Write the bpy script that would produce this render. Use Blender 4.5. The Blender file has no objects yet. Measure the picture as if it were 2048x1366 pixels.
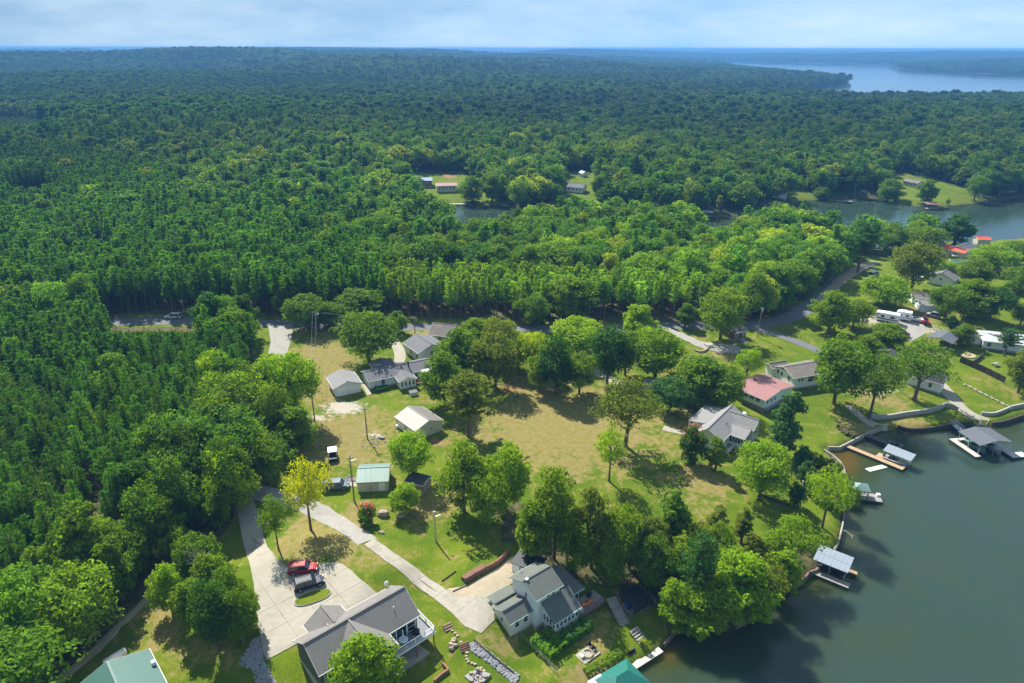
import bpy, bmesh, math, random
import numpy as np
from mathutils import Matrix, Vector
# ------------------------------------------------------------------ camera, sky, sun, exposure
CAM_Z = 85.0; FPX = 1365.0; PITCH = math.radians(23.27); ROLL = 0.0022
SUN_EL = math.radians(47); SUN_AZ = math.radians(-30)      # azimuth from +Y, negative = left
EXPOSURE = 1.2; SUN_STRENGTH = 4.0; SKY_STRENGTH = 0.06; HAZE = 0.00019
_cp, _sp, _cr, _sr = math.cos(PITCH), math.sin(PITCH), math.cos(ROLL), math.sin(ROLL)
CAM_F = np.array([0, _cp, -_sp]); _R0 = np.array([1.0, 0, 0]); _U0 = np.array([0, _sp, _cp])
CAM_R = _cr*_R0 + _sr*_U0; CAM_U = _cr*_U0 - _sr*_R0
def at_z(px, py, z):
    """world x, y where the ray of a photo pixel meets the height z"""
    d = CAM_F + CAM_R*((px-1024)/FPX) - CAM_U*((py-683)/FPX)
    t = (z-CAM_Z)/min(d[2], -1e-4)
    return d[0]*t, d[1]*t
def to_px(x, y, z):
    d = np.stack([np.asarray(x, float), np.asarray(y, float), np.asarray(z, float)-CAM_Z], -1)
    zc = np.maximum(d@CAM_F, 0.5)
    return 1024+FPX*(d@CAM_R)/zc, 683-FPX*(d@CAM_U)/zc
sc = bpy.context.scene
cam_data = bpy.data.cameras.new('camera'); cam = bpy.data.objects.new('camera', cam_data)
sc.collection.objects.link(cam); sc.camera = cam
cam_data.sensor_width = 36; cam_data.lens = 36*FPX/2048; cam_data.clip_start = 0.5; cam_data.clip_end = 60000
M = Matrix.Identity(4)
for i in range(3):
    M[i][0] = CAM_R[i]; M[i][1] = CAM_U[i]; M[i][2] = -CAM_F[i]
M[2][3] = CAM_Z
cam.matrix_world = M
world = bpy.data.worlds.new('World'); sc.world = world; world.use_nodes = True
def build_world():
    nt = world.node_tree; nt.nodes.clear()
    N = lambda t: nt.nodes.new(t)
    out = N('ShaderNodeOutputWorld'); bg = N('ShaderNodeBackground'); sky = N('ShaderNodeTexSky')
    sky.sky_type = 'NISHITA'; sky.sun_disc = False; sky.sun_elevation = SUN_EL; sky.sun_rotation = -SUN_AZ
    sky.altitude = 100; sky.air_density = 1.0; sky.dust_density = 0.1; sky.ozone_density = 2.5
    tc0 = N('ShaderNodeTexCoord'); ad0 = N('ShaderNodeVectorMath'); ad0.operation = 'ADD'; ad0.inputs[1].default_value = (0, 0, 0.22)
    nm0 = N('ShaderNodeVectorMath'); nm0.operation = 'NORMALIZE'
    nt.links.new(tc0.outputs['Generated'], ad0.inputs[0]); nt.links.new(ad0.outputs[0], nm0.inputs[0]); nt.links.new(nm0.outputs[0], sky.inputs['Vector'])
    # thin high cloud all over the sky, by direction
    tc = N('ShaderNodeTexCoord'); sep = N('ShaderNodeSeparateXYZ'); nt.links.new(tc.outputs['Generated'], sep.inputs[0])
    zz = N('ShaderNodeMath'); zz.operation = 'ADD'; zz.inputs[1].default_value = 0.22; nt.links.new(sep.outputs['Z'], zz.inputs[0])
    mx = N('ShaderNodeMath'); mx.operation = 'MAXIMUM'; mx.inputs[1].default_value = 0.03; nt.links.new(zz.outputs[0], mx.inputs[0])
    comb = N('ShaderNodeCombineXYZ')
    for i, a in enumerate('XY'):
        dv = N('ShaderNodeMath'); dv.operation = 'DIVIDE'; nt.links.new(sep.outputs[a], dv.inputs[0]); nt.links.new(mx.outputs[0], dv.inputs[1])
        nt.links.new(dv.outputs[0], comb.inputs[i])
    no = N('ShaderNodeTexNoise'); no.inputs['Scale'].default_value = 0.85; no.inputs['Detail'].default_value = 7; no.inputs['Roughness'].default_value = 0.6
    nt.links.new(comb.outputs[0], no.inputs['Vector'])
    rp = N('ShaderNodeValToRGB'); rp.color_ramp.elements[0].position = 0.33; rp.color_ramp.elements[1].position = 0.72
    rp.color_ramp.elements[1].color = (0.8, 0.8, 0.8, 1); nt.links.new(no.outputs['Fac'], rp.inputs[0])
    mix = N('ShaderNodeMix'); mix.data_type = 'RGBA'; mix.inputs['B'].default_value = (5.4, 6.8, 7.9, 1)
    nt.links.new(rp.outputs[0], mix.inputs['Factor']); tn = N('ShaderNodeMix'); tn.data_type = 'RGBA'; tn.blend_type = 'MULTIPLY'; tn.inputs['Factor'].default_value = 1; tn.inputs['B'].default_value = (0.80, 0.92, 0.90, 1)
    nt.links.new(sky.outputs[0], tn.inputs['A']); nt.links.new(tn.outputs['Result'], mix.inputs['A'])
    nt.links.new(mix.outputs['Result'], bg.inputs['Color']); bg.inputs['Strength'].default_value = SKY_STRENGTH
    nt.links.new(bg.outputs[0], out.inputs['Surface'])
build_world()
sun_d = bpy.data.lights.new('sun', 'SUN'); sun = bpy.data.objects.new('sun', sun_d); sc.collection.objects.link(sun)
sun_d.energy = SUN_STRENGTH; sun_d.angle = math.radians(0.5); sun_d.color = (1.0, 0.95, 0.83)
SUN_DIR = Vector((math.sin(SUN_AZ)*math.cos(SUN_EL), math.cos(SUN_AZ)*math.cos(SUN_EL), math.sin(SUN_EL)))
sun.rotation_euler = (-SUN_DIR).to_track_quat('-Z', 'Y').to_euler(); sun.location = (0, 0, 300)
vs = sc.view_settings; vs.view_transform = 'Standard'; vs.look = 'None'; vs.exposure = EXPOSURE; vs.gamma = 1; vs.use_curve_mapping = False
sc.cycles.max_bounces = 7; sc.cycles.diffuse_bounces = 5; sc.cycles.glossy_bounces = 2; sc.cycles.transmission_bounces = 5
sc.cycles.transparent_max_bounces = 6; sc.cycles.volume_bounces = 0; sc.cycles.caustics_reflective = False; sc.cycles.caustics_refractive = False
sc.cycles.use_denoising = True; sc.cycles.sample_clamp_indirect = 4.0

# ------------------------------------------------------------------ terrain
def px_poly(pts, z=0.0):
    return np.array([at_z(x, y, z) for x, y in pts])
MAIN_SHORE = [(1130,1480),(1180,1400),(1255,1346),(1296,1322),(1328,1296),(1345,1272),(1385,1262),(1440,1262),(1490,1252),(1532,1212),(1556,1195),(1590,1176),
    (1610,1163),(1617,1152),(1636,1147),(1655,1125),(1672,1102),(1679,1075),(1684,1052),(1690,1002),(1690,970),(1684,938),(1662,916),(1644,905),(1655,900),(1670,904),
    (1694,893),(1733,873),(1764,860),(1783,864),(1793,857),(1812,864),(1842,864),(1875,860),(1905,855),(1946,850),(1972,849),(1985,854),(2005,850),(2030,842),(2048,836),(2110,815),(2300,770)]
lake_main = np.vstack([px_poly(MAIN_SHORE), [(420, 150), (900, 100), (900, -150), (10, -150), (10, 20)]])
COVE = [(880,409),(884,450),(905,490),(960,508),(1010,490),(1050,470),(1120,460),(1230,458),(1330,462),(1385,478),(1408,525),(1450,530),(1470,485),(1500,468),(1560,470),(1620,486),(1660,500),(1700,500),(1770,500),(1850,488),(1885,487),(1930,489),(2048,478),(2400,470),
    (2400,385),(2048,396),(2008,398),(1985,400),(1940,408),(1880,414),(1820,412),(1790,403),(1772,398),(1690,396),(1668,404),(1630,398),(1590,404),(1500,430),(1440,434),(1400,437),(1330,438),
    (1250,430),(1120,424),(1040,419),(1010,413),(975,411),(940,408)]
lake_cove = px_poly(COVE)
FAR = [(1440,121),(1450,131),(1476,142),(1550,151),(1630,157),(1682,161),(1702,164),(1690,168),(1660,171),(1625,178),(1600,200),(1700,206),(1900,206),(2100,204),(2700,196),(2700,150),
    (2048,149),(1960,147),(1880,143),(1800,138),(1788,131),(1775,127),(1700,126.5),(1600,126),(1520,124.5)]
lake_far = px_poly(FAR)
LAKES = [lake_main, lake_cove, lake_far]
def poly_sd(poly, X, Y):
    """signed distance, negative inside"""
    d = np.full(X.shape, 1e9); ins = np.zeros(X.shape, bool); n = len(poly)
    for i in range(n):
        ax, ay = poly[i]; bx, by = poly[(i+1) % n]
        ex, ey = bx-ax, by-ay
        t = np.clip(((X-ax)*ex+(Y-ay)*ey)/(ex*ex+ey*ey+1e-12), 0, 1)
        d = np.minimum(d, np.hypot(X-ax-t*ex, Y-ay-t*ey))
        c = ((ay > Y) != (by > Y))
        with np.errstate(divide='ignore', invalid='ignore'):
            ins ^= c & (X < (bx-ax)*(Y-ay)/(by-ay if abs(by-ay) > 1e-12 else 1e-12)+ax)
    return np.where(ins, -d, d)
def shore_d(X, Y):
    return np.minimum.reduce([poly_sd(p, X, Y) for p in LAKES])
def inside(poly, X, Y):
    poly = np.asarray(poly, float); ins = np.zeros(np.shape(X), bool); n = len(poly)
    for i in range(n):
        ax, ay = poly[i]; bx, by = poly[(i+1) % n]
        if ay == by: continue
        ins ^= ((ay > Y) != (by > Y)) & (X < (bx-ax)*(Y-ay)/(by-ay)+ax)
    return ins
def sstep(a, b, x):
    t = np.clip((x-a)/(b-a), 0, 1); return t*t*(3-2*t)
def hills(X, Y):
    s = 0
    for k, (wl, ang, ph, am) in enumerate([(2900, .3, 1.0, .30), (2100, 1.3, 2.2, .26), (1300, -.5, .4, .18), (1700, 2.2, 4.0, .2), (760, .9, 3.1, .10), (520, -1.1, 1.7, .07), (330, 1.9, 5.0, .05)]):
        s = s+am*np.sin((X*math.cos(ang)+Y*math.sin(ang))*2*math.pi/wl+ph)
    return s
# local level changes: photo pixel of the centre, radius, target height
PADS = [((640,1160), 11, 6.8), ((560,1190), 9, 6.8), ((640,1270), 8, 6.4), ((770,1215), 4, 6.2), ((900,1290), 9, 3.6), ((820,1330), 7, 3.7), ((760,1420), 9, 3.4),
        ((1010,1175), 9, 4.6), ((960,1200), 7, 4.8), ((1110,1250), 7, 3.2), ((1180,1270), 8, 2.0), ((1160,1330), 8, 1.6)]
PADW = [(at_z(p[0], p[1], z)+(r, z)) for p, r, z in PADS]
def height(X, Y):
    X = np.asarray(X, float); Y = np.asarray(Y, float)
    sd = shore_d(X, Y); dist = np.hypot(X, Y)
    land = 0.95+4.6*(1-np.exp(-np.maximum(sd, 0)/38))+0.9*np.sin(X/37+1)*np.sin(Y/43)*sstep(15, 70, sd)
    far = sstep(420, 3200, dist)*sstep(60, 1400, sd)
    hl = far*(26+62*hills(X, Y)*0.8)
    mid = sstep(230, 600, dist)*sstep(0, np.where(dist > 900, 700, 120), sd)*7*(1+np.sin(X/160+.6)*np.sin(Y/190+1.2))
    h = land+np.maximum(hl, -2)+mid
    for (cx, cy, r, z) in PADW:
        w = 1-sstep(r*0.75, r*1.9, np.hypot(X-cx, Y-cy))
        h = h*(1-w*sstep(2, 8, sd))+z*w*sstep(2, 8, sd)
    h = np.minimum(h, 66)
    bed = np.maximum(-3.0, 0.25*sd-0.9)
    return np.where(sd > 0.35, h, np.where(sd < -0.35, bed, bed+(h-bed)*(sd+0.35)/0.7))
def axis(lo, hi, step, far_lo, far_hi, g):
    a = list(np.arange(lo, hi+1e-6, step)); s = step
    while a[-1] < far_hi: s *= g; a.append(a[-1]+s)
    s = step; b = [lo]
    while b[-1] > far_lo: s *= g; b.append(b[-1]-s)
    return np.array(b[:0:-1]+a)
GX = axis(-105, 150, 1.25, -14000, 14000, 1.075); GY = axis(48, 250, 1.25, -260, 14000, 1.045)
_gx, _gy = np.meshgrid(GX, GY)
GZ = height(_gx, _gy)
def gz(x, y):
    """height of the ground sheet"""
    x = np.asarray(x, float); y = np.asarray(y, float)
    i = np.clip(np.searchsorted(GX, x)-1, 0, len(GX)-2); j = np.clip(np.searchsorted(GY, y)-1, 0, len(GY)-2)
    fx = np.clip((x-GX[i])/(GX[i+1]-GX[i]), 0, 1); fy = np.clip((y-GY[j])/(GY[j+1]-GY[j]), 0, 1)
    return (GZ[j, i]*(1-fx)+GZ[j, i+1]*fx)*(1-fy)+(GZ[j+1, i]*(1-fx)+GZ[j+1, i+1]*fx)*fy
def G(px, py, dz=0.0):
    """photo pixel of a foot -> point on the ground"""
    z = 4.0
    for _ in range(14):
        x, y = at_z(px, py, z+dz); z = 0.5*z+0.5*max(float(gz(x, y)), 0.0)
    x, y = at_z(px, py, z+dz)
    return np.array([x, y, max(float(gz(x, y)), 0.0)])
# ------------------------------------------------------------------ materials
rng = np.random.default_rng(7); random.seed(7)
MATS = {}
def new_mat(name):
    m = bpy.data.materials.new(name); m.use_nodes = True; nt = m.node_tree; nt.nodes.clear(); MATS[name] = m
    out = nt.nodes.new('ShaderNodeOutputMaterial')
    def N(t, **kw):
        n = nt.nodes.new(t)
        for k, v in kw.items():
            if k in n.inputs.keys(): n.inputs[k].default_value = v
            else: setattr(n, k, v)
        return n
    return m, nt, out, N, nt.links.new
def lin(c): return tuple(((v/255)/12.92 if v <= 10 else ((v/255+.055)/1.055)**2.4) for v in c)
def pm(name, col, rough=0.8, var=0.18, scale=1.5, metal=0.0, bump=0.0, stain=None, stain_scale=0.35, spec=0.4, stripes=None):
    """plain surface: colour with two sizes of mottling, optional stains and fine relief"""
    m, nt, out, N, L = new_mat(name); col = tuple(min(v*1.22, max(v, 0.84)) for v in col); stain = stain and tuple(v*1.22 for v in stain)
    b = N('ShaderNodeBsdfPrincipled', Roughness=rough, Metallic=metal); b.inputs['Specular IOR Level'].default_value = spec
    tc = N('ShaderNodeTexCoord'); geo = N('ShaderNodeNewGeometry')
    n1 = N('ShaderNodeTexNoise', Scale=scale, Detail=6.0, Roughness=0.65); L(geo.outputs['Position'], n1.inputs['Vector'])
    mr = N('ShaderNodeMapRange'); mr.inputs['To Min'].default_value = 1-var*1.6; mr.inputs['To Max'].default_value = 1+var*1.6
    L(n1.outputs['Fac'], mr.inputs['Value'])
    mul = N('ShaderNodeMix', data_type='RGBA', blend_type='MULTIPLY'); mul.inputs['Factor'].default_value = 1
    mul.inputs['A'].default_value = (*col, 1); L(mr.outputs[0], mul.inputs['B'])
    last = mul.outputs['Result']
    if stain:
        n2 = N('ShaderNodeTexNoise', Scale=stain_scale, Detail=5.0, Roughness=0.7); L(geo.outputs['Position'], n2.inputs['Vector'])
        r = N('ShaderNodeValToRGB'); r.color_ramp.elements[0].position = 0.5; r.color_ramp.elements[1].position = 0.68; L(n2.outputs['Fac'], r.inputs[0])
        mx = N('ShaderNodeMix', data_type='RGBA'); mx.inputs['B'].default_value = (*stain, 1)
        ml = N('ShaderNodeMath', operation='MULTIPLY'); ml.inputs[1].default_value = 0.6; L(r.outputs[0], ml.inputs[0])
        L(ml.outputs[0], mx.inputs['Factor']); L(last, mx.inputs['A']); last = mx.outputs['Result']
    if stripes:                                         # lap siding / sheet seams: (axis, spacing, darkening)
        ax, sp, dk = stripes
        sep = N('ShaderNodeSeparateXYZ'); L(tc.outputs['Object'], sep.inputs[0])
        md = N('ShaderNodeMath', operation='PINGPONG'); md.inputs[1].default_value = sp/2; L(sep.outputs[ax], md.inputs[0])
        lt = N('ShaderNodeMath', operation='LESS_THAN'); lt.inputs[1].default_value = sp*0.09; L(md.outputs[0], lt.inputs[0])
        mx = N('ShaderNodeMix', data_type='RGBA', blend_type='MULTIPLY'); mx.inputs['B'].default_value = (dk, dk, dk, 1)
        L(lt.outputs[0], mx.inputs['Factor']); L(last, mx.inputs['A']); last = mx.outputs['Result']
    L(last, b.inputs['Base Color'])
    if bump:
        n3 = N('ShaderNodeTexNoise', Scale=scale*5, Detail=3.0); L(geo.outputs['Position'], n3.inputs['Vector'])
        bp = N('ShaderNodeBump', Strength=bump, Distance=0.05); L(n3.outputs['Fac'], bp.inputs['Height']); L(bp.outputs[0], b.inputs['Normal'])
    L(b.outputs[0], out.inputs['Surface'])
    return m
def foliage_mat(name, trans=0.5):
    m, nt, out, N, L = new_mat(name)
    at = N('ShaderNodeAttribute', attribute_type='INSTANCER', attribute_name='tint')
    geo = N('ShaderNodeNewGeometry')
    mr = N('ShaderNodeMapRange'); mr.inputs['To Min'].default_value = 1.42; mr.inputs['To Max'].default_value = 2.55
    L(geo.outputs['Random Per Island'], mr.inputs['Value'])
    mul = N('ShaderNodeMix', data_type='RGBA', blend_type='MULTIPLY'); mul.inputs['Factor'].default_value = 1
    L(at.outputs['Color'], mul.inputs['A']); L(mr.outputs[0], mul.inputs['B'])
    d = N('ShaderNodeBsdfPrincipled', Roughness=0.62); d.inputs['Specular IOR Level'].default_value = 0.04
    L(mul.outputs['Result'], d.inputs['Base Color'])
    t = N('ShaderNodeBsdfTranslucent')
    y = N('ShaderNodeMix', data_type='RGBA', blend_type='MULTIPLY'); y.inputs['Factor'].default_value = 1
    y.inputs['B'].default_value = (1.45, 1.42, 0.44, 1); L(mul.outputs['Result'], y.inputs['A']); L(y.outputs['Result'], t.inputs['Color'])
    mx = N('ShaderNodeMixShader'); mx.inputs[0].default_value = trans
    L(d.outputs[0], mx.inputs[1]); L(t.outputs[0], mx.inputs[2]); L(mx.outputs[0], out.inputs['Surface'])
    return m
foliage_mat('leaves'); foliage_mat('needles', 0.42)
pm('bark', (0.115, 0.085, 0.06), 0.9, 0.3, 3); pm('pine_bark', (0.15, 0.095, 0.065), 0.9, 0.3, 3); pm('dead_wood', (0.33, 0.30, 0.27), 0.9, 0.2, 3)

def ground_mat():
    m, nt, out, N, L = new_mat('ground')
    b = N('ShaderNodeBsdfPrincipled', Roughness=0.95); b.inputs['Specular IOR Level'].default_value = 0.1
    geo = N('ShaderNodeNewGeometry')
    def noise(s, d=6.0, r=0.62, w=0.0):
        n = N('ShaderNodeTexNoise', Scale=s, Detail=d, Roughness=r, Distortion=w); L(geo.outputs['Position'], n.inputs['Vector']); return n.outputs['Fac']
    def ramp(src, p0, p1):
        r = N('ShaderNodeMapRange', interpolation_type='SMOOTHSTEP'); r.inputs['From Min'].default_value = p0; r.inputs['From Max'].default_value = p1; L(src, r.inputs['Value']); return r.outputs[0]
    def mix(fac, a, bcol):
        x = N('ShaderNodeMix', data_type='RGBA'); L(fac, x.inputs['Factor'])
        for s, v in (('A', a), ('B', bcol)):
            if isinstance(v, tuple): x.inputs[s].default_value = (*v, 1)
            else: L(v, x.inputs[s])
        return x.outputs['Result']
    def math_(op, a, c):
        x = N('ShaderNodeMath', operation=op)
        for i, v in enumerate((a, c)):
            if isinstance(v, (int, float)): x.inputs[i].default_value = v
            else: L(v, x.inputs[i])
        return x.outputs[0]
    def attr(nm):
        return N('ShaderNodeAttribute', attribute_name=nm).outputs['Fac']
    fine = noise(0.9, 8.0, 0.72); mid = noise(0.2, 7.0, 0.68, 0.8); big = noise(0.055, 4.0, 0.6, 0.5); grain = noise(4.5, 5.0, 0.8)
    green = mix(ramp(mid, 0.38, 0.62), (0.066, 0.122, 0.004), (0.145, 0.165, 0.010))
    green = mix(ramp(big, 0.5, 0.68), green, (0.135, 0.185, 0.006))
    wv = N('ShaderNodeTexWave', Scale=0.24, Distortion=3.5, Detail=2.0); mpw = N('ShaderNodeMapping'); mpw.inputs['Rotation'].default_value = (0, 0, 0.6); L(geo.outputs['Position'], mpw.inputs['Vector']); L(mpw.outputs[0], wv.inputs['Vector'])
    green = mix(math_('MULTIPLY', wv.outputs['Fac'], 0.16), green, (0.11, 0.13, 0.014))
    green = mix(ramp(grain, 0.35, 0.7), green, (0.05, 0.085, 0.005))
    dryc = mix(ramp(fine, 0.36, 0.64), (0.150, 0.142, 0.028), (0.215, 0.165, 0.072))
    dryc = mix(math_('MULTIPLY', wv.outputs['Fac'], 0.1), dryc, (0.13, 0.125, 0.03))
    dryc = mix(ramp(grain, 0.5, 0.8), dryc, (0.12, 0.10, 0.035))
    # dryness: attribute pushed about by noise
    df = math_('ADD', attr('dry'), math_('MULTIPLY', math_('SUBTRACT', mid, 0.5), 2.1)); df = math_('ADD', df, math_('MULTIPLY', math_('SUBTRACT', fine, 0.5), 1.4))
    base = mix(ramp(df, 0.34, 0.72), green, dryc)
    # bare reddish clay
    cf = math_('ADD', attr('clay'), math_('MULTIPLY', math_('SUBTRACT', fine, 0.5), 1.3))
    base = mix(ramp(cf, 0.42, 0.8), base, (0.23, 0.145, 0.07))
    # pale gravel / sand
    gf = math_('ADD', attr('gravel'), math_('MULTIPLY', math_('SUBTRACT', fine, 0.5), 2.0))
    gcol = mix(ramp(grain, 0.35, 0.65), (0.27, 0.23, 0.18), (0.40, 0.37, 0.33))
    base = mix(ramp(gf, 0.35, 0.75), base, gcol)
    # forest floor
    ff = math_('ADD', attr('forest'), math_('MULTIPLY', math_('SUBTRACT', mid, 0.5), 0.8))
    fcol = mix(ramp(fine, 0.4, 0.62), (0.045, 0.06, 0.02), (0.12, 0.085, 0.045))
    fcol = mix(attr('distant'), fcol, (0.028, 0.05, 0.018))
    base = mix(ramp(ff, 0.35, 0.65), base, fcol)
    # lake bed / bank
    base = mix(attr('bed'), base, (0.10, 0.07, 0.035))
    gn = N('ShaderNodeMix', data_type='RGBA', blend_type='MULTIPLY'); gn.inputs['Factor'].default_value = 1; gn.inputs['B'].default_value = (1.22, 1.22, 1.22, 1); L(base, gn.inputs['A']); base = gn.outputs['Result']
    L(base, b.inputs['Base Color'])
    bp = N('ShaderNodeBump', Strength=0.5, Distance=0.12); L(grain, bp.inputs['Height']); L(bp.outputs[0], b.inputs['Normal'])
    L(b.outputs[0], out.inputs['Surface'])
ground_mat()
def water_mat():
    m, nt, out, N, L = new_mat('water')
    b = N('ShaderNodeBsdfPrincipled', Roughness=0.07, IOR=1.33); b.inputs['Specular IOR Level'].default_value = 0.5
    b.subsurface_method = 'BURLEY'; b.inputs['Subsurface Weight'].default_value = 1.0; b.inputs['Subsurface Radius'].default_value = (2.0, 3.0, 2.6); b.inputs['Subsurface Scale'].default_value = 1.0
    geo = N('ShaderNodeNewGeometry')
    at = N('ShaderNodeAttribute', attribute_name='shallow')
    n0 = N('ShaderNodeTexNoise', Scale=0.12, Detail=4.0); L(geo.outputs['Position'], n0.inputs['Vector'])
    ad = N('ShaderNodeMath', operation='MULTIPLY_ADD'); L(n0.outputs['Fac'], ad.inputs[0]); ad.inputs[1].default_value = 0.5; L(at.outputs['Fac'], ad.inputs[2])
    r = N('ShaderNodeValToRGB'); e = r.color_ramp.elements
    e[0].position = 0.22; e[0].color = (0.027, 0.052, 0.040, 1); e[1].position = 1.15 if False else 1.0; e[1].color = (0.10, 0.062, 0.012, 1)
    e2 = r.color_ramp.elements.new(0.62); e2.color = (0.038, 0.050, 0.015, 1)
    L(ad.outputs[0], r.inputs[0]); L(r.outputs[0], b.inputs['Base Color'])
    mp = N('ShaderNodeMapping'); mp.inputs['Scale'].default_value = (0.55, 1.5, 1); mp.inputs['Rotation'].default_value = (0, 0, 0.35); L(geo.outputs['Position'], mp.inputs['Vector'])
    n1 = N('ShaderNodeTexNoise', Scale=0.8, Detail=6.0, Roughness=0.68); L(mp.outputs[0], n1.inputs['Vector'])
    bp = N('ShaderNodeBump', Strength=0.4, Distance=0.08); L(n1.outputs['Fac'], bp.inputs['Height']); L(bp.outputs[0], b.inputs['Normal'])
    L(b.outputs[0], out.inputs['Surface'])
water_mat()

# ------------------------------------------------------------------ mesh helpers
def link(o, parent=None):
    sc.collection.objects.link(o)
    if parent is not None: o.parent = parent
    return o
def mesh_np(name, verts, faces, mat, smooth=False):
    """numpy verts (n,3) + faces (m,k) -> mesh"""
    me = bpy.data.meshes.new(name); verts = np.asarray(verts, np.float32); faces = np.asarray(faces, np.int32)
    me.vertices.add(len(verts)); me.vertices.foreach_set('co', verts.ravel())
    k = faces.shape[1]; me.loops.add(faces.size); me.loops.foreach_set('vertex_index', faces.ravel())
    me.polygons.add(len(faces)); me.polygons.foreach_set('loop_start', np.arange(0, faces.size, k, dtype=np.int32))
    me.polygons.foreach_set('loop_total', np.full(len(faces), k, np.int32))
    me.update(calc_edges=True)
    for mm in (mat if isinstance(mat, (list, tuple)) else [mat]): me.materials.append(MATS[mm])
    if smooth: me.polygons.foreach_set('use_smooth', np.ones(len(faces), bool))
    return me
class MB:
    """collects boxes, bars, tubes and sheets; build() links them as one mesh object"""
    def __init__(s): s.v = []; s.f = []
    def add(s, v, f):
        o = len(s.v); s.v += [tuple(map(float, p)) for p in v]; s.f += [tuple(i+o for i in q) for q in f]; return s
    def box(s, x0, x1, y0, y1, z0, z1):
        return s.add([(x0,y0,z0),(x1,y0,z0),(x1,y1,z0),(x0,y1,z0),(x0,y0,z1),(x1,y0,z1),(x1,y1,z1),(x0,y1,z1)],
                     [(0,3,2,1),(4,5,6,7),(0,1,5,4),(1,2,6,5),(2,3,7,6),(3,0,4,7)])
    def bar(s, a, b, w, h=None):
        a = Vector(a); b = Vector(b); d = (b-a).normalized(); h = h or w
        up = Vector((0,0,1)) if abs(d.z) < 0.95 else Vector((0,1,0))
        r = d.cross(up).normalized()*w/2; u = r.cross(d).normalized()*h/2
        return s.add([a-r-u, a+r-u, a+r+u, a-r+u, b-r-u, b+r-u, b+r+u, b-r+u], [(0,1,2,3),(7,6,5,4),(0,4,5,1),(1,5,6,2),(2,6,7,3),(3,7,4,0)])
    def tube(s, a, b, r0, r1=None, n=8, cap=True):
        a = Vector(a); b = Vector(b); r1 = r0 if r1 is None else r1; d = (b-a).normalized()
        up = Vector((0,0,1)) if abs(d.z) < 0.95 else Vector((0,1,0)); x = d.cross(up).normalized(); y = x.cross(d)
        v = [a+(x*math.cos(t)+y*math.sin(t))*r0 for t in np.linspace(0, 2*math.pi, n, endpoint=False)]+[b+(x*math.cos(t)+y*math.sin(t))*r1 for t in np.linspace(0, 2*math.pi, n, endpoint=False)]
        f = [(i, i+n, (i+1) % n+n, (i+1) % n) for i in range(n)]
        if cap: f += [tuple(range(n)), tuple(range(2*n-1, n-1, -1))]
        return s.add(v, f)
    def prism(s, pts, z0, z1):
        """footprint polygon (x, y) between two heights (numbers or lists)"""
        n = len(pts); z0 = z0 if hasattr(z0, '__len__') else [z0]*n; z1 = z1 if hasattr(z1, '__len__') else [z1]*n
        a = sum(pts[i][0]*pts[(i+1) % n][1]-pts[(i+1) % n][0]*pts[i][1] for i in range(n))
        idx = range(n) if a > 0 else range(n-1, -1, -1); p = [(pts[i][0], pts[i][1]) for i in idx]; b = [z0[i] for i in idx]; t = [z1[i] for i in idx]
        return s.add([(q[0], q[1], b[i]) for i, q in enumerate(p)]+[(q[0], q[1], t[i]) for i, q in enumerate(p)],
                     [tuple(range(n-1, -1, -1)), tuple(range(n, 2*n))]+[(i, (i+1) % n, (i+1) % n+n, i+n) for i in range(n)])
    def slab(s, pts, t):
        """planar 3-D polygon given thickness t downwards"""
        n = len(pts); p = [Vector(q) for q in pts]; nn = (p[1]-p[0]).cross(p[2]-p[0])
        if nn.z < 0: p = p[::-1]
        return s.add([tuple(q) for q in p]+[(q.x, q.y, q.z-t) for q in p], [tuple(range(n)), tuple(range(2*n-1, n-1, -1))]+[((i+1) % n, i, i+n, (i+1) % n+n) for i in range(n)])
    def ball(s, c, r, n=8, m=6, sq=(1,1,1)):
        v = [(c[0], c[1], c[2]-r*sq[2])]
        for j in range(1, m):
            t = math.pi*j/m
            for i in range(n):
                a = 2*math.pi*i/n; v.append((c[0]+r*sq[0]*math.sin(t)*math.cos(a), c[1]+r*sq[1]*math.sin(t)*math.sin(a), c[2]-r*sq[2]*math.cos(t)))
        v.append((c[0], c[1], c[2]+r*sq[2])); f = [(0, 1+(i+1) % n, 1+i) for i in range(n)]
        for j in range(m-2):
            f += [(1+j*n+i, 1+j*n+(i+1) % n, 1+(j+1)*n+(i+1) % n, 1+(j+1)*n+i) for i in range(n)]
        e = len(v)-1; f += [(e, 1+(m-2)*n+i, 1+(m-2)*n+(i+1) % n) for i in range(n)]
        return s.add(v, f)
    def mesh(s, name, mat, smooth=False):
        me = bpy.data.meshes.new(name); me.from_pydata(s.v, [], s.f); me.update(); me.materials.append(MATS[mat])
        if smooth:
            for p in me.polygons: p.use_smooth = True
        return me
    def build(s, name, mat, parent=None, smooth=False):
        return link(bpy.data.objects.new(name, s.mesh(name, mat, smooth)), parent)
def tag(o, label=None, cat=None, group=None, kind=None):
    if label: o['label'] = label
    if cat: o['category'] = cat
    if group: o['group'] = group
    if kind: o['kind'] = kind
    return o
def thing(name, label, cat, loc=(0,0,0), rz=0.0, group=None):
    o = bpy.data.objects.new(name, None); o.empty_display_size = 0.3; link(o); o.location = loc; o.rotation_euler = (0, 0, rz)
    return tag(o, label, cat, group)
def part(name, me, parent):
    return link(bpy.data.objects.new(name, me), parent)

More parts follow.
